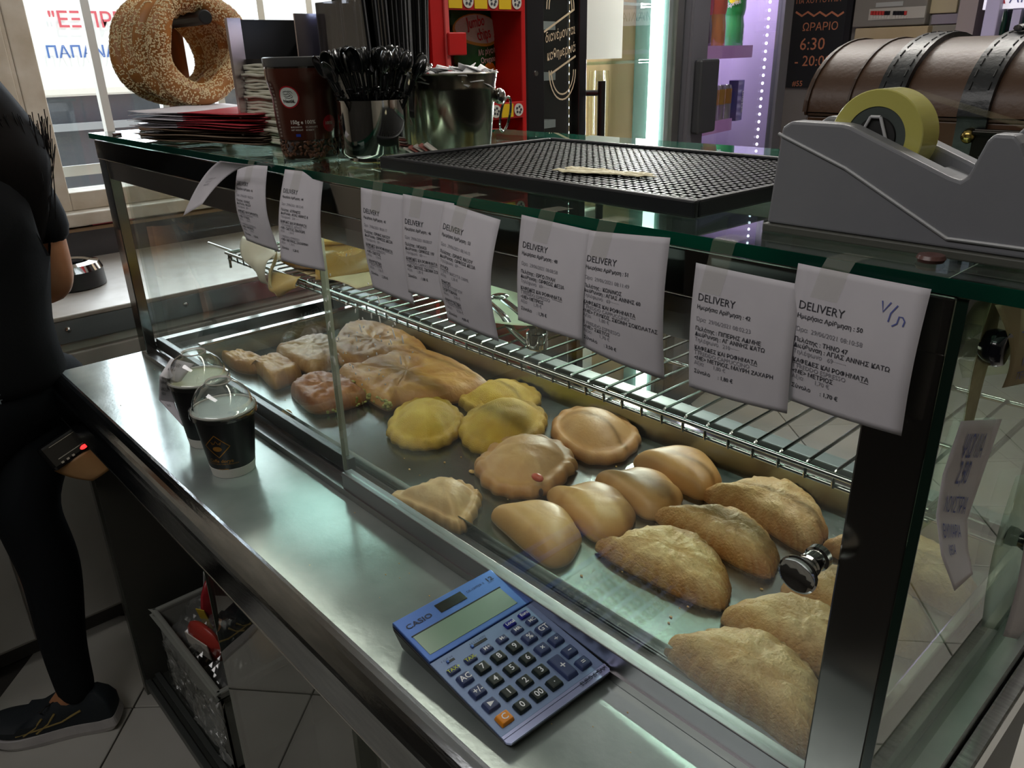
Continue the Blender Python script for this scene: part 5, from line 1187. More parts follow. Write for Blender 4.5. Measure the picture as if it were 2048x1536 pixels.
# chip bags
def chipbag(lb, P4, m, thickn, parts):
    A, B, C_, E_ = P4   # bottom-left, bottom-right, top-right, top-left
    t = thing('chip_bag', lb, 'chip bag', (A+B)/2)
    nrm = (B-A).cross(E_-A).normalized()
    if nrm.dot(CAM-A) < 0: nrm = -nrm
    def S(u, v, lift=0.):
        k = (math.sin(PI*min(1, max(0, u)))*math.sin(PI*min(1, max(0, v))))**.5 if 0 < u < 1 and 0 < v < 1 else 0
        w_ = .006*noise.noise(Vector((u*5, v*6, 2)))*k
        return A.lerp(B, u).lerp(E_.lerp(C_, u), v) + nrm*(thickn*k + w_ + lift)
    def Bk(u, v): 
        k = (math.sin(PI*u)*math.sin(PI*v))**.5 if 0 < u < 1 and 0 < v < 1 else 0
        return A.lerp(B, u).lerp(E_.lerp(C_, u), v) - nrm*(thickn*k)
    obj('wrapper', join(sheet(lambda u, v: S(u, v), 20, 24), sheet(lambda u, v: Bk(u, v), 8, 8)), m, t, smooth=True)
    for nm, g, mm, lf in parts: obj(nm, lay(g, lambda a, b: S(a, b, lf)), mm, t)
    return t
cw, cr_, co = mat('chip_white', '#cfcac8', .3), mat('chip_red', '#c2232b', .35), mat('chip_orange', '#d58a2a', .35)
gbag = mat('bag_green', '#1c5a2c', .25, col2='#174b25', scale=6)
bb = .10
P4 = [hit(918, 206, sP, sn, bb), hit(1008, 202, sP, sn, bb), hit(986, 12, sP, sn, bb), hit(893, 6, sP, sn, bb)]
def grid_ell(cx, cy, rx, ry, n=26, m=4):
    return [(cx+rx*(k+q)/m*math.cos(2*PI*i/n), cy+ry*(k+q)/m*math.sin(2*PI*i/n), 0) for k in range(m) for q in (.001, 1) for i in range(n)], [(2*k*n+i, 2*k*n+(i+1) % n, (2*k+1)*n+(i+1) % n, (2*k+1)*n+i) for k in range(m) for i in range(n)]
chipbag('green chip bag with a white oval and red lettering in the red stand', P4, gbag, .022, [
    ('oval_edge', grid_ell(.52, .745, .50, .165), mat('chip_gold', '#c79a3e', .35), .0010), ('oval', grid_ell(.52, .755, .47, .145), cw, .0018),
    ('lettering_red', join(move2(text('Jumbo', .155, .012, 'CENTER', shear=.15), .45, .775, .12), move2(text('chips', .165, .012, 'CENTER', shear=.15), .58, .655, .12)), cr_, .0028),
    ('lettering_white', join(move2(text('Με ρίγανη', .085, .008, 'CENTER'), .60, .505, .1), move2(text('Oregano', .09, .012, 'CENTER'), .60, .42, .1)), cw, .0020),
    ('printed_chips', join(grid_ell(.42, .27, .17, .10), grid_ell(.62, .30, .16, .12), grid_ell(.74, .20, .14, .12), grid_ell(.55, .18, .17, .10)), co, .0015)])
P4 = [hit(824, 168, sP, sn, .06), hit(870, 160, sP, sn, .06), hit(856, -40, sP, sn, .06), hit(808, -40, sP, sn, .06)]
chipbag('blue chip bag with printed orange chips at the left end of the red stand', P4, mat('bag_blue', '#232a78', .3, col2='#1c2268', scale=6), .012, [
    ('printed_chips', join(grid_ell(.62, .50, .30, .13), grid_ell(.42, .21, .28, .12), grid_ell(.42, .88, .30, .12)), co, .0015)])

# ------------------------------------------------------------------ glass coolers along the wall
fu, fn_ = Vector((-.187, .983)), Vector((.983, .187))
fP = (.153, .95)
def fa(px, py=110, b=0.): return (hit(px, py, fP, fn_, b) - Vector((fP[0], fP[1], 0))).dot(Vector((*fu, 0)))
def fz(px, py, b=0.): return hit(px, py, fP, fn_, b).z
FB = lambda *a: fbox(fP, fu, fn_, *a)
def FPt(a, b, z): q = Vector(fP) + fu*a - fn_*b; return Vector((q.x, q.y, z))
blackf = mat('cooler_black', '#121213', .3)
top = 1.25
cool = thing('glass_cooler', 'black framed glass cooler with a white sheet on its door and a lit tube', 'cooler', FPt(.43, .3, FZ))
A0, A1, A2, A3 = 0., fa(1357), fa(1151), fa(1166)
Al = fa(1080)
obj('plinth', FB(A0, A1, .02, .55, FZ, FZ+.12), blackf, cool)
obj('roof', FB(A0, A1, .0, .55, top-.12, top), blackf, cool)
obj('back_wall', FB(A0, A1, .53, .55, FZ+.12, top-.12), mat('cooler_back', '#a98e6c', .55, col2='#9c8262', scale=3), cool)  # beige of this and the side wall stands in for the door's room reflection
obj('side_wall', FB(A0, A0+.02, .0, .53, FZ+.12, top-.12), blackf, cool)
obj('side_wall', FB(A1-.03, A1-.01, .0, .53, FZ+.12, top-.12), mat('cooler_beige', '#cfb393', .5, col2='#c2a482', scale=3), cool)
obj('lamp_strip', FB(A1-.034, A1-.03, .02, .14, FZ+.12, top-.12), mat('cooler_teal', '#6d9089', .35), cool)
obj('inner_wall', FB(A2-.01, A2, .02, .52, FZ+.12, top-.12), mat('cooler_inner', '#43464a', .4), cool)
for a, b in ((A0, Al), (A2, A3), (A1-.045, A1)): obj('frame_post', FB(a, b, -.012, .02, FZ+.1, top-.1), blackf if a < .5 else mat('cooler_alu', '#6e6d6a', .35, .7), cool, bev=.002)
obj('glass_panel', FB(Al, A2, -.003, .003, FZ+.12, top-.12), pane('cooler_glass', (.9, .93, .92), gain=1.2), cool)
dr = obj('glass_door', FB(A3, A1-.045, -.003, .003, FZ+.12, top-.12), pane('cooler_glass', (.9, .93, .92), gain=1.2), cool)
zh = fz(1175, 162)
obj('handle', join(cyl(FPt(fa(1175), -.045, zh), FPt(fa(1175), -.045, zh-.5), .011, n=12), cyl(FPt(fa(1175), -.045, zh-.03), FPt(fa(1168), 0, zh-.03), .008, n=10)), blackf, dr, smooth=True)
tpm = mat('sheet_white', '#f4f4f2', .6); _nt = tpm.node_tree; _t = _nt.nodes.new('ShaderNodeBsdfTranslucent'); _t.inputs[0].default_value = (.95, .95, .95, 1); _m = _nt.nodes.new('ShaderNodeMixShader'); _m.inputs[0].default_value = .5
_nt.links.new(_nt.nodes['Principled BSDF'].outputs[0], _m.inputs[1]); _nt.links.new(_t.outputs[0], _m.inputs[2]); _nt.links.new(_m.outputs[0], _nt.nodes['Material Output'].inputs[0])
obj('paper_sheet', FB(fa(1167), fa(1241), -.0045, -.0035, fz(1200, 118), fz(1200, -60)), mat('sheet_white', '#f4f4f2', .6, trans=0), dr)
obj('keyhole', xf(lathe([(0, .003), (.006, .003), (.007, 0)], 14), Matrix.Translation(FPt(fa(1063), -.012, fz(1063, 147))) @ Matrix.Rotation(PI/2, 4, 'Y')), chrome, cool)
shm = pane('shelf_glass', (.80, .92, .88), ior=1.6, gain=1.8)
for py in (20, 118, 268):
    z = fz(1270, py, .25); obj('glass_shelf', FB(A3+.02, A1-.05, .04, .50, z-.008, z), shm, cool)
for py in (50, 140, 225):
    z = fz(1110, py, .2); obj('inner_shelf', FB(Al+.01, A2-.02, .05, .48, z-.02, z), mat('shelf_white', '#a7a9aa', .3), cool)
obj('pipe', cyl(FPt(A3+.03, .45, fz(1200, 160, .45)), FPt(A1-.2, .45, fz(1200, 160, .45)), .009), blackf, cool)
obj('pipe', cyl(FPt(fa(1244, b=.45), .45, FZ+.12), FPt(fa(1244, b=.45), .45, top-.15), .010), mat('pipe_grey', '#6a6c66', .4), cool)
tl = fa(1311, b=.06)
obj('lamp_tube', cyl(FPt(tl, .06, FZ+.15), FPt(tl, .06, top-.15), .020, n=14), mat('cooler_tube', (.92, 1, .97), .5, emit=10), cool, smooth=True)
def leds(parent, a, b, z0, z1, step, r, m): 
    gs = []; z = z0
    while z < z1: gs.append(ball(FPt(a, b, z), r, r, r, 6, 4)); z += step
    q_ = obj('led_strip', join(*gs), m, parent); return q_
lw_, lv = mat('led_white', (.95, .97, 1), .5, emit=14), mat('led_violet', (.86, .74, 1), .5, emit=10)
leds(cool, fa(1137, b=.03), .03, fz(1137, 330, .03)-.3, top-.15, .0215, .0035, lw_)
mp_ = plane_fn(FPt(Al, -.004, 0), (fu.x, fu.y, 0), (0, 0, 1), .001)
ax = lambda px: fa(px)-Al
cream = mat('print_cream', '#b8a88c', .6)
gs = [lay(move2(text(s, .032, .0, shear=.2, sx=.75), ax(px)-.012, fz(px, py), .16), mp_) for s, px, py in (('διανέμονται', 1093, 86), ('καθημερινά', 1096, 122))]
for cxp, cyp, ry_e in ((1118, 20, .055), (1122, 140, .055)):
    for e in (0, .010):
        gs.append(lay(stroke2([(ax(cxp)+(.062-e)*math.cos(q*PI/14), fz(cxp, cyp)+(ry_e-e)*math.sin(q*PI/14)*1.3) for q in (range(0, 15) if cyp < 50 else range(14, 29))], .004), mp_))
gs += [lay(stroke2([(ax(1085), fz(1085, 64)), (ax(1143), fz(1143, 20))], .005), mp_), lay(stroke2([(ax(1095), fz(1095, 150)), (ax(1148), fz(1148, 112))], .005), mp_)]
obj('printed_lettering', join(*gs), cream, cool, label='cream script lettering and oval')
def vessel(lb, px, py, b, R, h, m, cat='jar', nm='tall_jar'):
    p = hit(px, py, fP, fn_, b)
    t = obj(nm, lathe([(0, .002), (R, .002), (R, h*.86), (R*.93, h*.93), (R*.8, h*.96), (R*.8, h)], 24, p), m, smooth=True); return tag(t, lb, cat)
vp = pane('vessel_clear', (.93, .93, .85), ior=1.6, gain=2.4)
for px, lb in ((1196, 'wide clear glass vase in the cooler behind the door handle'), (1232, 'clear glass vase in the middle of the cooler door'), (1258, 'clear glass vase near the lit tube in the cooler')):
    z = fz(1270, 268, .25); p = hit(px, 258, fP, fn_, .25); a = (p-Vector((*fP, 0))).dot(Vector((*fu, 0))); q = FPt(a, .25, z)
    tag(obj('glass_vase', lathe([(0, .002), (.036, .002), (.037, .19), (.033, .21), (.033, .225)], 24, q), vp, smooth=True), lb, 'vase')

# lavender lit drinks cooler
B0, B1 = fa(1366), fa(1562)
lav = mat('cooler_lavender', '#c8b6da', .45)  # violet LED light put into the wall colour
lamp('cooler_lamp', 'AREA', FPt(tl-.06, .07, .5), 60, (1, .96, .88), (.05, 1.0), target=FPt(.25, .3, .5))
c2_ = thing('drinks_cooler', 'grey drinks cooler glowing lavender inside, with bottles and cans', 'cooler', FPt((B0+B1)/2, .3, FZ))
gf = mat('cooler_grey', '#55565a', .4)
obj('plinth', FB(B0, B1, .0, .55, FZ, FZ+.2), gf, c2_)
obj('roof', FB(B0, B1, .0, .55, top-.1, top), gf, c2_)
obj('back_wall', FB(B0, B1, .52, .55, FZ+.2, top-.1), lav, c2_)
obj('side_wall', FB(B0, B0+.025, .0, .52, FZ+.2, top-.1), gf, c2_); obj('side_wall', FB(B1-.025, B1, .0, .52, FZ+.2, top-.1), lav, c2_)
obj('door_frame', join(FB(B0, fa(1398), -.03, .0, FZ+.2, top-.1), FB(fa(1546), B1, -.03, .0, FZ+.2, top-.1), FB(B0, B1, -.03, 0, top-.14, top-.1), FB(B0, B1, -.03, 0, FZ+.2, FZ+.24)), mat('cooler_frame_grey', '#6b6a70', .35, .3), c2_, bev=.002)
obj('glass_door', FB(fa(1398), fa(1546), -.018, -.012, FZ+.24, top-.14), pane('cooler_glass', (.9, .93, .92), gain=1.2), c2_)
zg0, zg1 = fz(1395, 262), fz(1395, 118)
obj('grip', join(FB(fa(1372), fa(1408), -.06, -.03, zg0, zg1)), mat('grip_dark', '#2f3032', .4), c2_, bev=.008)
for dx, b in ((1530, .03), (1514, .14), (1500, .24)): leds(c2_, fa(dx, b=b)+.0, b, FZ+.26, top-.16, .030, .0060 if b < .1 else .0045, lv)
zS = []
for (py, b) in ((104, .18), (238, .18)):
    z = fz(1440, py, b); zS.append(z)
    sh = obj('shelf', FB(B0+.03, fa(1500 if py < 150 else 1470, b=.05), .05, .50, z-.012, z), mat('shelf_violet', '#b9a4cc', .35), c2_)
    obj('price_rail', FB(B0+.03, fa(1500 if py < 150 else 1470, b=.05), .042, .05, z-.022, z+.022), mat('rail_pink', '#c98ad0', .3, emit=.15), sh)  # faint glow put into the rail material, it is no lamp
z = fz(1450, 420, .1); sh = obj('shelf', FB(B0+.03, B1-.03, .05, .50, z-.012, z), MATS['shelf_violet'], c2_)
vl = lamp('cooler_light', 'AREA', FPt((B0+B1)/2, .22, 1.13), 16, (.88, .76, 1), (.3, .25), target=FPt((B0+B1)/2, .26, -.2))
def bottle(lb, px, z, b, R, h, cb, clab, ccap):
    a = fa(px, b=b); q = FPt(a, b, z)
    t = thing('soda_bottle', lb, 'bottle', q)
    obj('body', lathe([(0, .003), (R*.9, .0), (R, .012), (R, h*.3), (R*.88, h*.40), (R, h*.50), (R*.98, h*.64), (R*.55, h*.82), (R*.34, h*.88), (R*.34, h*.95)], 26, q), mat('soda_'+cb, cb, .12, coat=1.), t, smooth=True)
    obj('label_band', lathe([(R*.91, h*.42), (R*1.02, h*.50), (R*1.0, h*.63)], 26, q), mat('soda_label_'+clab, clab, .3), t, smooth=True)
    obj('cap', lathe([(R*.4, h*.94), (R*.42, h*.945), (R*.42, h), (0, h)], 18, q), mat('soda_cap_'+ccap, ccap, .4), t)
    return t
bottle('dark cola bottle with a red label at the left of the drinks cooler shelf', 1399, zS[0], .14, .040, .30, '#2a1228', '#c22a52', '#b02030')
bottle('orange soda bottle between the cola and the green bottle', 1426, zS[0], .12, .040, .31, '#c9782a', '#d9502a', '#d9702a')
t = bottle('green lemon soda bottle with a yellow mark on the drinks cooler shelf', 1462, zS[0], .12, .042, .31, '#3f9a55', '#2f9a4a', '#2a8a3a')
q = FPt(fa(1461, b=.12), .12, zS[0]); fcd = math.atan2(CAM.y-q.y, CAM.x-q.x)
lf = lambda a, b: Vector((q.x+.0435*math.cos(fcd+a/.043), q.y+.0435*math.sin(fcd+a/.043), q.z+b))
obj('label_mark', lay(grid_ell(0, .182, .022, .012, 16, 2), lf), mat('soda_yellow', '#d9c42a', .3), t); 
lf2 = lambda a, b: Vector((q.x+.0445*math.cos(fcd+a/.043), q.y+.0445*math.sin(fcd+a/.043), q.z+b))
obj('lettering', lay(move2(text('Sprite', .022, .02, 'CENTER'), 0, .165, .3), lf2), cw, t)
for k, (px, ca, cb_) in enumerate(((1417, '#6fae3e', '#c9c9d2'), (1430, '#d98a34', '#c9b4c9'), (1443, '#d99a44', '#c9b4c9'), (1456, '#cf8a3e', '#cbbccb'))):
    a = fa(px, b=.12); q = FPt(a, .12, zS[1])
    t = thing('drink_can', ('green topped can at the left of the lower cooler shelf', 'first orange topped can right of the green one', 'middle orange topped can on the lower cooler shelf', 'orange topped can beside the blue carton')[k], 'can', q)
    obj('body', lathe([(0, .002), (.022, .001), (.0265, .006), (.0265, .128), (.023, .140)], 24, q), mat('can_'+cb_, cb_, .2, .6), t, smooth=True)
    obj('band', lathe([(.0268, .07), (.0268, .126)], 24, q), mat('can_'+ca, ca, .25, .3), t, smooth=True)
    obj('lid', lathe([(.023, .140), (.0225, .1415), (0, .1400)], 24, q), chrome, t, smooth=True)
a = fa(1478, b=.10); q = FPt(a, .10, zS[1])
t = thing('drink_carton', 'tall blue drink carton with white sideways lettering at the right of the cans', 'carton', q)
obj('carton', fbox((q.x, q.y), fu, fn_, -.033, .033, -.02, .02, q.z, q.z+.155), mat('carton_blue', '#3a3aa0', .3, col2='#5a3a8a', scale=14), t, bev=.002)
lf = plane_fn(Vector((q.x, q.y, q.z)) + Vector((*fn_, 0))*.0205, (fu.x, fu.y, 0), (0, 0, 1), .001)
obj('lettering', lay(move2(text('action', .034, .02), .028, .03, PI/2), lf), cw, t)

# ------------------------------------------------------------------ back wall fittings
WB = lambda px, py, e=0.: at(px, py, y=BY-e)
def wbox(px0, px1, py0, py1, e0, e1):
    a, b = WB(px0, (py0+py1)/2, e1), WB(px1, (py0+py1)/2, e1); zt, zb = WB((px0+px1)/2, py0, e1).z, WB((px0+px1)/2, py1, e1).z
    return box(a.x, b.x, BY-e1, BY-e0, zb, zt)
ck = thing('chalkboard', 'narrow black chalkboard with orange opening hours on the back wall', 'chalkboard', WB(1640, 174))
obj('board', wbox(1586, 1692, -120, 176, 0, .02), mat('board_black', '#222427', .7), ck, bev=.002)
obj('frame_edge', wbox(1692, 1704, -120, 176, 0, .024), mat('board_edge', '#15161a', .6), ck)
chalk = mat('chalk_orange', '#d98a66', .8)
o_ = WB(1590, 60, .0205)
def chalkline(s, px, py, size, px2=None):
    p = WB(px, py, .0205); return lay(text(s, size, .004), plane_fn(p, (1, 0, 0), (0, 0, 1), .001))
gs = [chalkline('ΠΑ ΧΟΥΤΟΥΠΙΑ', 1592, 8, .032), chalkline('ΩΡΑΡΙΟ', 1604, 62, .052), chalkline('6:30', 1598, 100, .082), chalkline('- 20:00', 1588, 132, .072), chalkline('#55', 1584, 172, .038)]
zz_ = [(WB(1592+12*k, 28 + (4 if k % 2 else -4), .0205)) for k in range(9)]
obj('chalk_zigzag', lay(stroke2([(p.x, p.z) for p in zz_], .010), lambda a, b: Vector((a, BY-.0215, b))), chalk, ck)
for g in gs: obj('chalk_lettering', g, chalk, ck)
ep = thing('fuse_panel', 'grey fuse panel with a row of red and black switches on the back wall', 'fuse panel', WB(1785, 52))
obj('cover', wbox(1712, 1858, -70, 52, 0, .06), mat('panel_grey', '#8d8981', .45, col2='#837f77', scale=4), ep, bev=.006)
obj('window', wbox(1738, 1850, 15, 38, .06, .064), mat('panel_inset', '#c4c0b6', .4), ep)
obj('label_strip', wbox(1752, 1806, 4, 13, .06, .063), mat('panel_strip', '#b5b8b4', .4), ep)
for k in range(13):
    x = 1741 + k*5.6
    if 7 <= k < 8: continue
    obj('switch', wbox(x, x+4.4, 22, 30, .064, .072), mat('switch_red', '#c43a34', .4) if k < 5 or k == 12 else black, ep)
    obj('breaker', wbox(x, x+4.8, 30, 37, .064, .067), mat('breaker_white', '#d2cec4', .45), ep)
bxp = thing('cable_box', 'cream rusty cable box on the back wall under the fuse panel', 'box', WB(1785, 88))
obj('cover', wbox(1708, 1853, 54, 92, 0, .07), mat('box_cream', '#cdbd9c', .55, col2='#b9a37c', scale=3), bxp, bev=.006)
cp_ = thing('cream_plates', 'cream switch plates on the back wall right of the fuse panel', 'plate', WB(1885, 90))
obj('plate', wbox(1864, 1919, -60, 26, 0, .02), mat('plate_cream', '#c9bb98', .5), cp_, bev=.004)
obj('plate', wbox(1862, 1916, 28, 48, 0, .015), mat('plate_lilac', '#9c93a0', .5), cp_, bev=.003)
obj('plate', wbox(1858, 1912, 50, 92, 0, .018), mat('plate_grey', '#979286', .5), cp_, bev=.003)
struct('trim_3', wbox(1906, 1942, -250, 420, 0, .30), mat('column_taupe', '#8d817c', .7))
rc_ = thing('bottle_cooler', 'white lit bottle cooler with a lettered sign at the right of the back wall', 'cooler', WB(2040, 600, .3))
obj('side_frame', wbox(1944, 1972, -250, 560, 0, .5), mat('cooler_lilac', '#a7a0b8', .35), rc_, bev=.004)
obj('body', wbox(1972, 2260, -250, 560, 0, .40), mat('cooler_in', '#2a2b33', .5), rc_)
obj('sign', wbox(1974, 2260, -70, 12, .40, .47), mat('sign_lit', (.84, .82, .92), .5, emit=.5), rc_)
sgp = WB(1990, 8, .471)
obj('sign_letter_red', lay(text('Α', .055, .01), plane_fn(sgp, (1, 0, 0), (0, 0, 1), .002)), mat('sign_red', '#c9434f', .5), rc_)
obj('sign_letters_blue', lay(text('ΑΜΑΛΙΑ', .055, .0), plane_fn(WB(2017, 6, .471), (1, 0, 0), (0, 0, 1), .002)), mat('sign_blue', '#4a4f86', .5), rc_)
obj('door_frame', wbox(1972, 1988, 12, 560, .40, .46), mat('cooler_lilac', '#a7a0b8', .35), rc_)
shelfz = WB(2020, 80, .44)
obj('shelf', box(WB(1990, 80, .44).x, WB(2250, 80, .44).x, BY-.47, BY-.40, shelfz.z-.02, shelfz.z), mat('shelf_lilac', '#8f6aa0', .4), rc_)
for k in range(9):
    x = WB(1996, 80, .44).x + .045*k
    tag(obj('glass_bottle', lathe([(0, .001), (.017, .001), (.018, .08), (.008, .125), (.008, .165), (0, .166)], 14, (x, BY-.435, shelfz.z)), mat('bottle_green', '#14332a', .1, coat=1.), smooth=True), 'dark green bottle on the shelf of the white bottle cooler', 'bottle', 'green bottles in the bottle cooler')

# ------------------------------------------------------------------ person at the left
def skin(name, J, E_, m, parent, lv=2):
    me = D.meshes.new(name); names = list(J); idx = {k: i for i, k in enumerate(names)}
    Mi = WM[root_of(parent).name].inverted()
    me.from_pydata([Mi @ Vector(J[k][0]) for k in names], [(idx[a], idx[b]) for a, b in E_], [])
    o = D.objects.new(name, me); COL.objects.link(o); o.parent = parent
    s = o.modifiers.new('skin', 'SKIN'); s.use_smooth_shade = True
    for i, k in enumerate(names):
        r_ = J[k][1]; r_ = r_ if isinstance(r_, tuple) else (r_, r_)
        me.skin_vertices[0].data[i].radius = r_; me.skin_vertices[0].data[i].use_root = (i == 0)
    o.modifiers.new('sub', 'SUBSURF').levels = lv; o.modifiers['sub'].render_levels = lv
    me.materials.append(m); return o
Rr = Vector((-.53, .85, 0)); Ff = Vector((-.85, -.53, 0)); Zz = Vector((0, 0, 1))
pel = at(0, 755, x=-.06); che = at(-45, 500, x=-.15); nek = at(-60, 290, x=-.21); hed = nek + Ff*.07 + Zz*.13 + Rr*-.02
per = thing('person', 'person in black T-shirt and leggings with long dark hair, leaning over the bench', 'person', (pel.x, pel.y, FZ))
rsh = at(42, 345, x=-.16); lsh = rsh - Rr*.34 + Vector((0, 0, .01)); rel = at(112, 572, x=-.135); rwr = at(36, 590, x=-.34); rwr.z = max(rwr.z, .085)
lel = lsh + Vector((-.02, -.06, -.26)); lwr = Vector((-.36, -.36, .10))
rhip = pel + Rr*.085 - Zz*.04; lhip = pel - Rr*.085 - Zz*.04
rkn = at(42, 1005, x=.0); ran = Vector((.010, -.282, FZ+.105))
lkn = Vector((-.11, -.50, -.32)); lan = Vector((-.137, -.563, FZ+.105))
skm = mat('skin_tone', '#b9835e', .5, col2='#ad7752', scale=30, sub=.1)
waist = pel.lerp(che, .45)
def hand(w_, d_, side):
    k = {}; E2 = []
    pn = d_.normalized(); sdv = pn.cross(Zz).normalized()
    k['palm'+side] = (w_ + pn*.05, (.030, .014))
    for i in range(4):
        b = w_ + pn*.085 + sdv*(.024-.016*i); l = (.030, .034, .032, .024)[i]
        k[f'f{i}a'+side] = (b, .0085); k[f'f{i}b'+side] = (b+pn*l-Zz*.006, .008); k[f'f{i}c'+side] = (b+pn*l*1.7-Zz*.020, .0068)
        E2 += [('palm'+side, f'f{i}a'+side), (f'f{i}a'+side, f'f{i}b'+side), (f'f{i}b'+side, f'f{i}c'+side)]
    k['ta'+side] = (w_+pn*.035+sdv*.036, .010); k['tb'+side] = (w_+pn*.065+sdv*.052-Zz*.006, .0085)
    E2 += [('palm'+side, 'ta'+side), ('ta'+side, 'tb'+side)]; return k, E2
J = dict(pel=(pel, .105), waist=(waist, .085), che=(che, .095), nkb=(nek-Zz*.03, (.07, .055)), nek=(nek+Zz*.03, .045), jaw=(hed-Zz*.05+Ff*.03, (.055, .06)), hed=(hed+Zz*.03, (.075, .088)), crn=(hed+Zz*.09, (.06, .07)),
         rsh=(rsh, .052), rel=(rel, .043), rwr=(rwr, .026), lsh=(lsh, .052), lel=(lel, .041), lwr=(lwr, .026),
         rhip=(rhip, .060), rkn=(rkn, .048), ran=(ran, .032), rtoe=(ran+Vector((-.04, -.068, -.075)), .018), lhip=(lhip, .060), lkn=(lkn, .050), lan=(lan, .032), ltoe=(lan+Vector((-.05, -.062, -.075)), .018))
E_ = [('pel', 'waist'), ('waist', 'che'), ('che', 'nkb'), ('nkb', 'nek'), ('nek', 'jaw'), ('jaw', 'hed'), ('hed', 'crn'), ('che', 'rsh'), ('rsh', 'rel'), ('rel', 'rwr'), ('che', 'lsh'), ('lsh', 'lel'), ('lel', 'lwr'), ('pel', 'rhip'), ('rhip', 'rkn'), ('rkn', 'ran'), ('ran', 'rtoe'), ('pel', 'lhip'), ('lhip', 'lkn'), ('lkn', 'lan'), ('lan', 'ltoe')]
for wv_, pr, sd_ in ((rwr, rel, 'r'), (lwr, lel, 'l')):
    d_ = (wv_-pr); d_.z *= .2; kk, ee = hand(wv_, d_, sd_); J.update(kk); E_ += ee + [(('rwr' if sd_ == 'r' else 'lwr'), 'palm'+sd_)]
skin('body', J, E_, skm, per)
# face
for s in (-1, 1):
    e = hed + Ff*.082 + Rr*s*.030 + Zz*.02; obj('eye', ball(e, .012, .012, .010, 10, 8), mat('eye_white', '#d8d4cc', .3), per, smooth=True)
    obj('ear', ball(hed + Rr*s*.076 + Zz*.01, .012, .018, .028, 10, 8), skm, per, smooth=True)
obj('nose', ball(hed + Ff*.095 - Zz*.005, .011, .011, .018, 10, 8), skm, per, smooth=True)
obj('mouth', ball(hed + Ff*.080 - Zz*.045, .020, .012, .006, 12, 6), mat('lips', '#9a5548', .45), per, smooth=True)
cloth = mat('tshirt_black', '#0b0d0f', .9, bump=.15, bscale=220, col2='#090a0c', scale=12, spec=.2)
legm = mat('leggings_black', '#0a0e12', .85, spec=.2, bump=.1, bscale=260)
slv = rsh.lerp(rel, .70); slvl = lsh.lerp(lel, .6)
hem = pel + Zz*.035
JT = dict(hem=(hem-Zz*.06, .128), hm2=(hem-Zz*.03, .128), pel=(hem+Zz*.02, .122), waist=(waist+Zz*.03, .108), che=(che, .118), nkb=(nek-Zz*.04, (.085, .068)), rsh=(rsh, .066), rm=(rsh.lerp(rel, .3), .064), sl=(slv, .064), lsh=(lsh, .066), sll=(slvl, .062))
skin('tshirt', JT, [('hem', 'hm2'), ('hm2', 'pel'), ('pel', 'waist'), ('waist', 'che'), ('che', 'nkb'), ('che', 'rsh'), ('rsh', 'rm'), ('rm', 'sl'), ('che', 'lsh'), ('lsh', 'sll')], cloth, per)
JL = dict(wst=(pel+Zz*.05, .110), pel=(pel-Zz*.03, .122), rhip=(rhip-Zz*.04, .104), rth=(rhip.lerp(rkn, .55)+Vector((.0, 0, 0)), .084), rkn=(rkn, .064), rcf=(rkn.lerp(ran, .32)+Vector((.012, .018, 0)), .060), rsn=(rkn.lerp(ran, .75), .046), ran=(ran-Zz*.040, .038),
          lhip=(lhip-Zz*.04, .104), lkn=(lkn, .064), lcf=(lkn.lerp(lan, .32), .060), lan=(lan-Zz*.040, .038))
skin('leggings', JL, [('wst', 'pel'), ('pel', 'rhip'), ('rhip', 'rth'), ('rth', 'rkn'), ('rkn', 'rcf'), ('rcf', 'rsn'), ('rsn', 'ran'), ('pel', 'lhip'), ('lhip', 'lkn'), ('lkn', 'lcf'), ('lcf', 'lan')], legm, per)
hairm = mat('hair_dark', '#0d0907', .75, spec=.08, col2='#080605', scale=40, stretch=(8, 8, 1))
skin('hair', dict(a=(hed+Zz*.07-Ff*.01, (.092, .10)), b=(hed-Ff*.06+Zz*.0, (.09, .075)), c=(nek-Ff*.075+Rr*.02, (.085, .05)), d=(at(20, 330, x=-.10), (.08, .036)), e=(at(48, 420, x=-.09), (.055, .026)), f=(at(66, 500, x=-.085), (.018, .012))), [('a', 'b'), ('b', 'c'), ('c', 'd'), ('d', 'e'), ('e', 'f')], hairm, per)
r = random.Random(31); gs = []
for k in range(140):
    s_ = r.uniform(-1, 1); p0 = nek - Ff*.10 + Rr*(.02+.08*s_) + Zz*r.uniform(-.02, .06); p3 = at(70+50*s_*.6+r.uniform(-14, 14), 400+r.uniform(-40, 60), x=-.085+r.uniform(-.02, .01))
    p1 = p0.lerp(p3, .4) + Vector((.004, .004, .004)); gs.append(tube([p0, p1, p0.lerp(p3, .75)+Vector((.003, .003, 0)), p3], [.0009, .0009, .0008, .0003], 4))
obj('hair_strands', join(*gs), hairm, per, smooth=True)
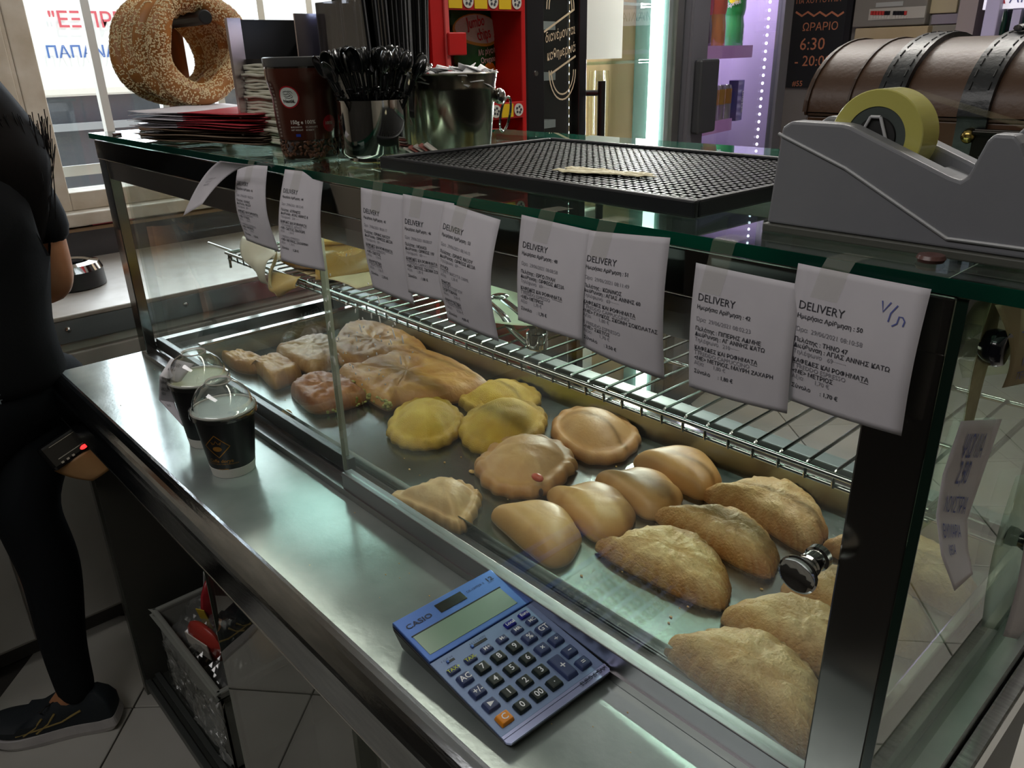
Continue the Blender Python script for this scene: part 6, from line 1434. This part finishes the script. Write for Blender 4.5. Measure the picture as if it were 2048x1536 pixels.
# shoes
def shoe(heel, tdir, L_, lb=None):
    tdir = Vector((tdir[0], tdir[1], 0)).normalized(); s_ = Vector((-tdir.y, tdir.x, 0)); P = Vector((heel[0], heel[1], FZ))
    half = [(0, .026), (.02, .033), (.08, .034), (.15, .044), (.20, .046), (.235, .036), (.26, .012)]
    sc_ = L_/.26
    ol = [(a*sc_, w_) for a, w_ in half] + [(a*sc_, -w_*.92) for a, w_ in half[::-1]]
    olx = spline([(a, b, 0) for a, b in ol], 5)
    sole = []
    def T_(a, w_, z): return P + tdir*a + s_*w_ + Zz*z
    curve = lambda a: .010*max(0, (a-.17)/.09)**2 + .004*max(0, (.03-a)/.03)
    Vv, Ff_ = [], []; n = len(olx)
    for lv_, (e, h) in enumerate(((.96, .0), (1.03, .012), (1.0, .034 ), (.94, .036))):
        for q in olx:
            a, w_ = q.x, q.y; z = curve(a) + h*(1 if a < .12 else (1-.25*min(1, (a-.12)/.1)))
            Vv.append(tuple(T_((a-.13)*e+.13, w_*e, z)))
    for l in range(3): Ff_ += [(l*n+i, l*n+(i+1) % n, (l+1)*n+(i+1) % n, (l+1)*n+i) for i in range(n)]
    Ff_ += [tuple(range(n))[::-1], tuple(range(3*n, 4*n))]
    obj('shoe_sole', (Vv, Ff_), mat('sole_white', '#b9b6b4', .55, col2='#a7a3a4', scale=20), per, smooth=False, bev=.002)
    Vv, Ff_ = [], []
    lv = [(.985, lambda a: .034), (.97, lambda a: .048 if a > .19 else .058), (.80, lambda a: .052 if a > .19 else (.080 if a < .11 else .080-.028*(a-.11)/.08)), (.52, lambda a: .055 if a > .19 else (.098 if a < .05 else (.094 if a < .11 else .094-.036*(a-.11)/.08)))]
    for e, hf in lv:
        for q in olx: a = (q.x-.12)*(.5+.5*e)+.12; Vv.append(tuple(T_(a, q.y*e, hf(q.x)+curve(q.x))))
    for l in range(3): Ff_ += [(l*n+i, l*n+(i+1) % n, (l+1)*n+(i+1) % n, (l+1)*n+i) for i in range(n)]
    Ff_ += [tuple(range(3*n, 4*n))]
    obj('shoe_upper', (Vv, Ff_), mat('shoe_navy', '#10191f', .7, bump=.3, bscale=300), per, smooth=True)
    gg = []
    for pts in ([(.06, .070), (.10, .052), (.15, .046), (.19, .040)], [(.11, .075), (.125, .055), (.15, .038)], [(.135, .070), (.15, .052), (.175, .038)]):
        gg.append(tube([T_(a*sc_, (.0345 + .010*max(0, min(1, (a-.08)/.08)))*1.0 - .12*(z-.036), z) for a, z in pts], .0024, 6))
    obj('shoe_stripe', join(*gg), mat('stripe_gold', '#8d7a45', .45), per)
    obj('lace', tube([T_(.115, .012, .088), T_(.125, .03, .094), T_(.135, .036, .086), T_(.145, .02, .074)], .0018, 6), mat('lace_black', '#0d0f10', .7), per)
shoe((.048, -.222), (-.51, -.86), .262)
shoe((-.095, -.51), (-.62, -.78), .262)
# shirt print
ps = at(2, 745, x=-.0)
pw_ = mat('shirt_print', '#7f8b90', .7)
vd = (CAM - pel); vd.z = 0; vd.normalize(); ud = Vector((-vd.y, vd.x, 0))
pcn = pel + vd*.124 + Zz*.0
def sp_(a, b):
    th = a/.125; return pel + Zz*.012 + (vd*math.cos(th) + ud*math.sin(th))*(.150+.012*abs(math.sin(th))) + Zz*b
obj('shirt_lettering', join(lay(move2(text('COFFEE IN.', .020, .01, 'RIGHT', shear=.2), -.005, .004), sp_), lay(move2(text('ESPRESSO ART', .011, .01, 'RIGHT'), -.005, -.012), sp_)), pw_, per, label='pale grey print')
# handset at the hip
hc_ = at(138, 890, x=.03)
hs = thing('handset', 'black handset with a red light in a tan pouch at the hip of the person', 'handset', hc_-Zz*.08)
ha = (at(185, 865, x=.03)-at(95, 925, x=.03)).normalized(); hn = Vector((.94, -.2, .26)); hn = (hn - ha*hn.dot(ha)).normalized(); hb = ha.cross(hn).normalized()
Mh = Matrix((ha, hb, hn)).transposed().to_4x4(); Mh.translation = hc_
obj('body', xf(box(-.050, .050, -.028, .028, -.018, .012), Mh), mat('handset_black', '#0e0f11', .22, coat=.5), hs, bev=.008, bseg=3)
s_ = -1 if (Mh @ Vector((0, 1, 0)) - hc_).z > 0 else 1
obj('screen_rim', xf(tube([(-.030, -s_*.018, .0125), (.030, -s_*.018, .0125), (.036, 0, .0125), (.020, s_*.010, .0125), (-.030, s_*.010, .0125)], .0012, 6), Mh), chrome, hs)
obj('red_light', xf(ball((.018, s_*.017, .0125), .0075, .0042, .002, 14, 6), Mh), mat('light_red', (1, .02, .02), .4, emit=3.5), hs, smooth=True)
obj('charge_pins', xf(join(*[box(-.030+.011*k, -.025+.011*k, s_*.019-.002, s_*.019+.002, .011, .0135) for k in range(3)]), Mh), chrome, hs)
def pouch(u, v):
    a = -.048 + .096*u; y = s_*(.026 + .058*v); return Mh @ Vector((a*(1-.45*v**2)+.018*v, y, -.010+.018*math.sin(PI*u)*(1-.3*v)))
obj('pouch', sheet(pouch, 12, 10), mat('pouch_tan', '#b98e5e', .5, col2='#a67c4e', scale=12), hs, smooth=True, thick=.004)
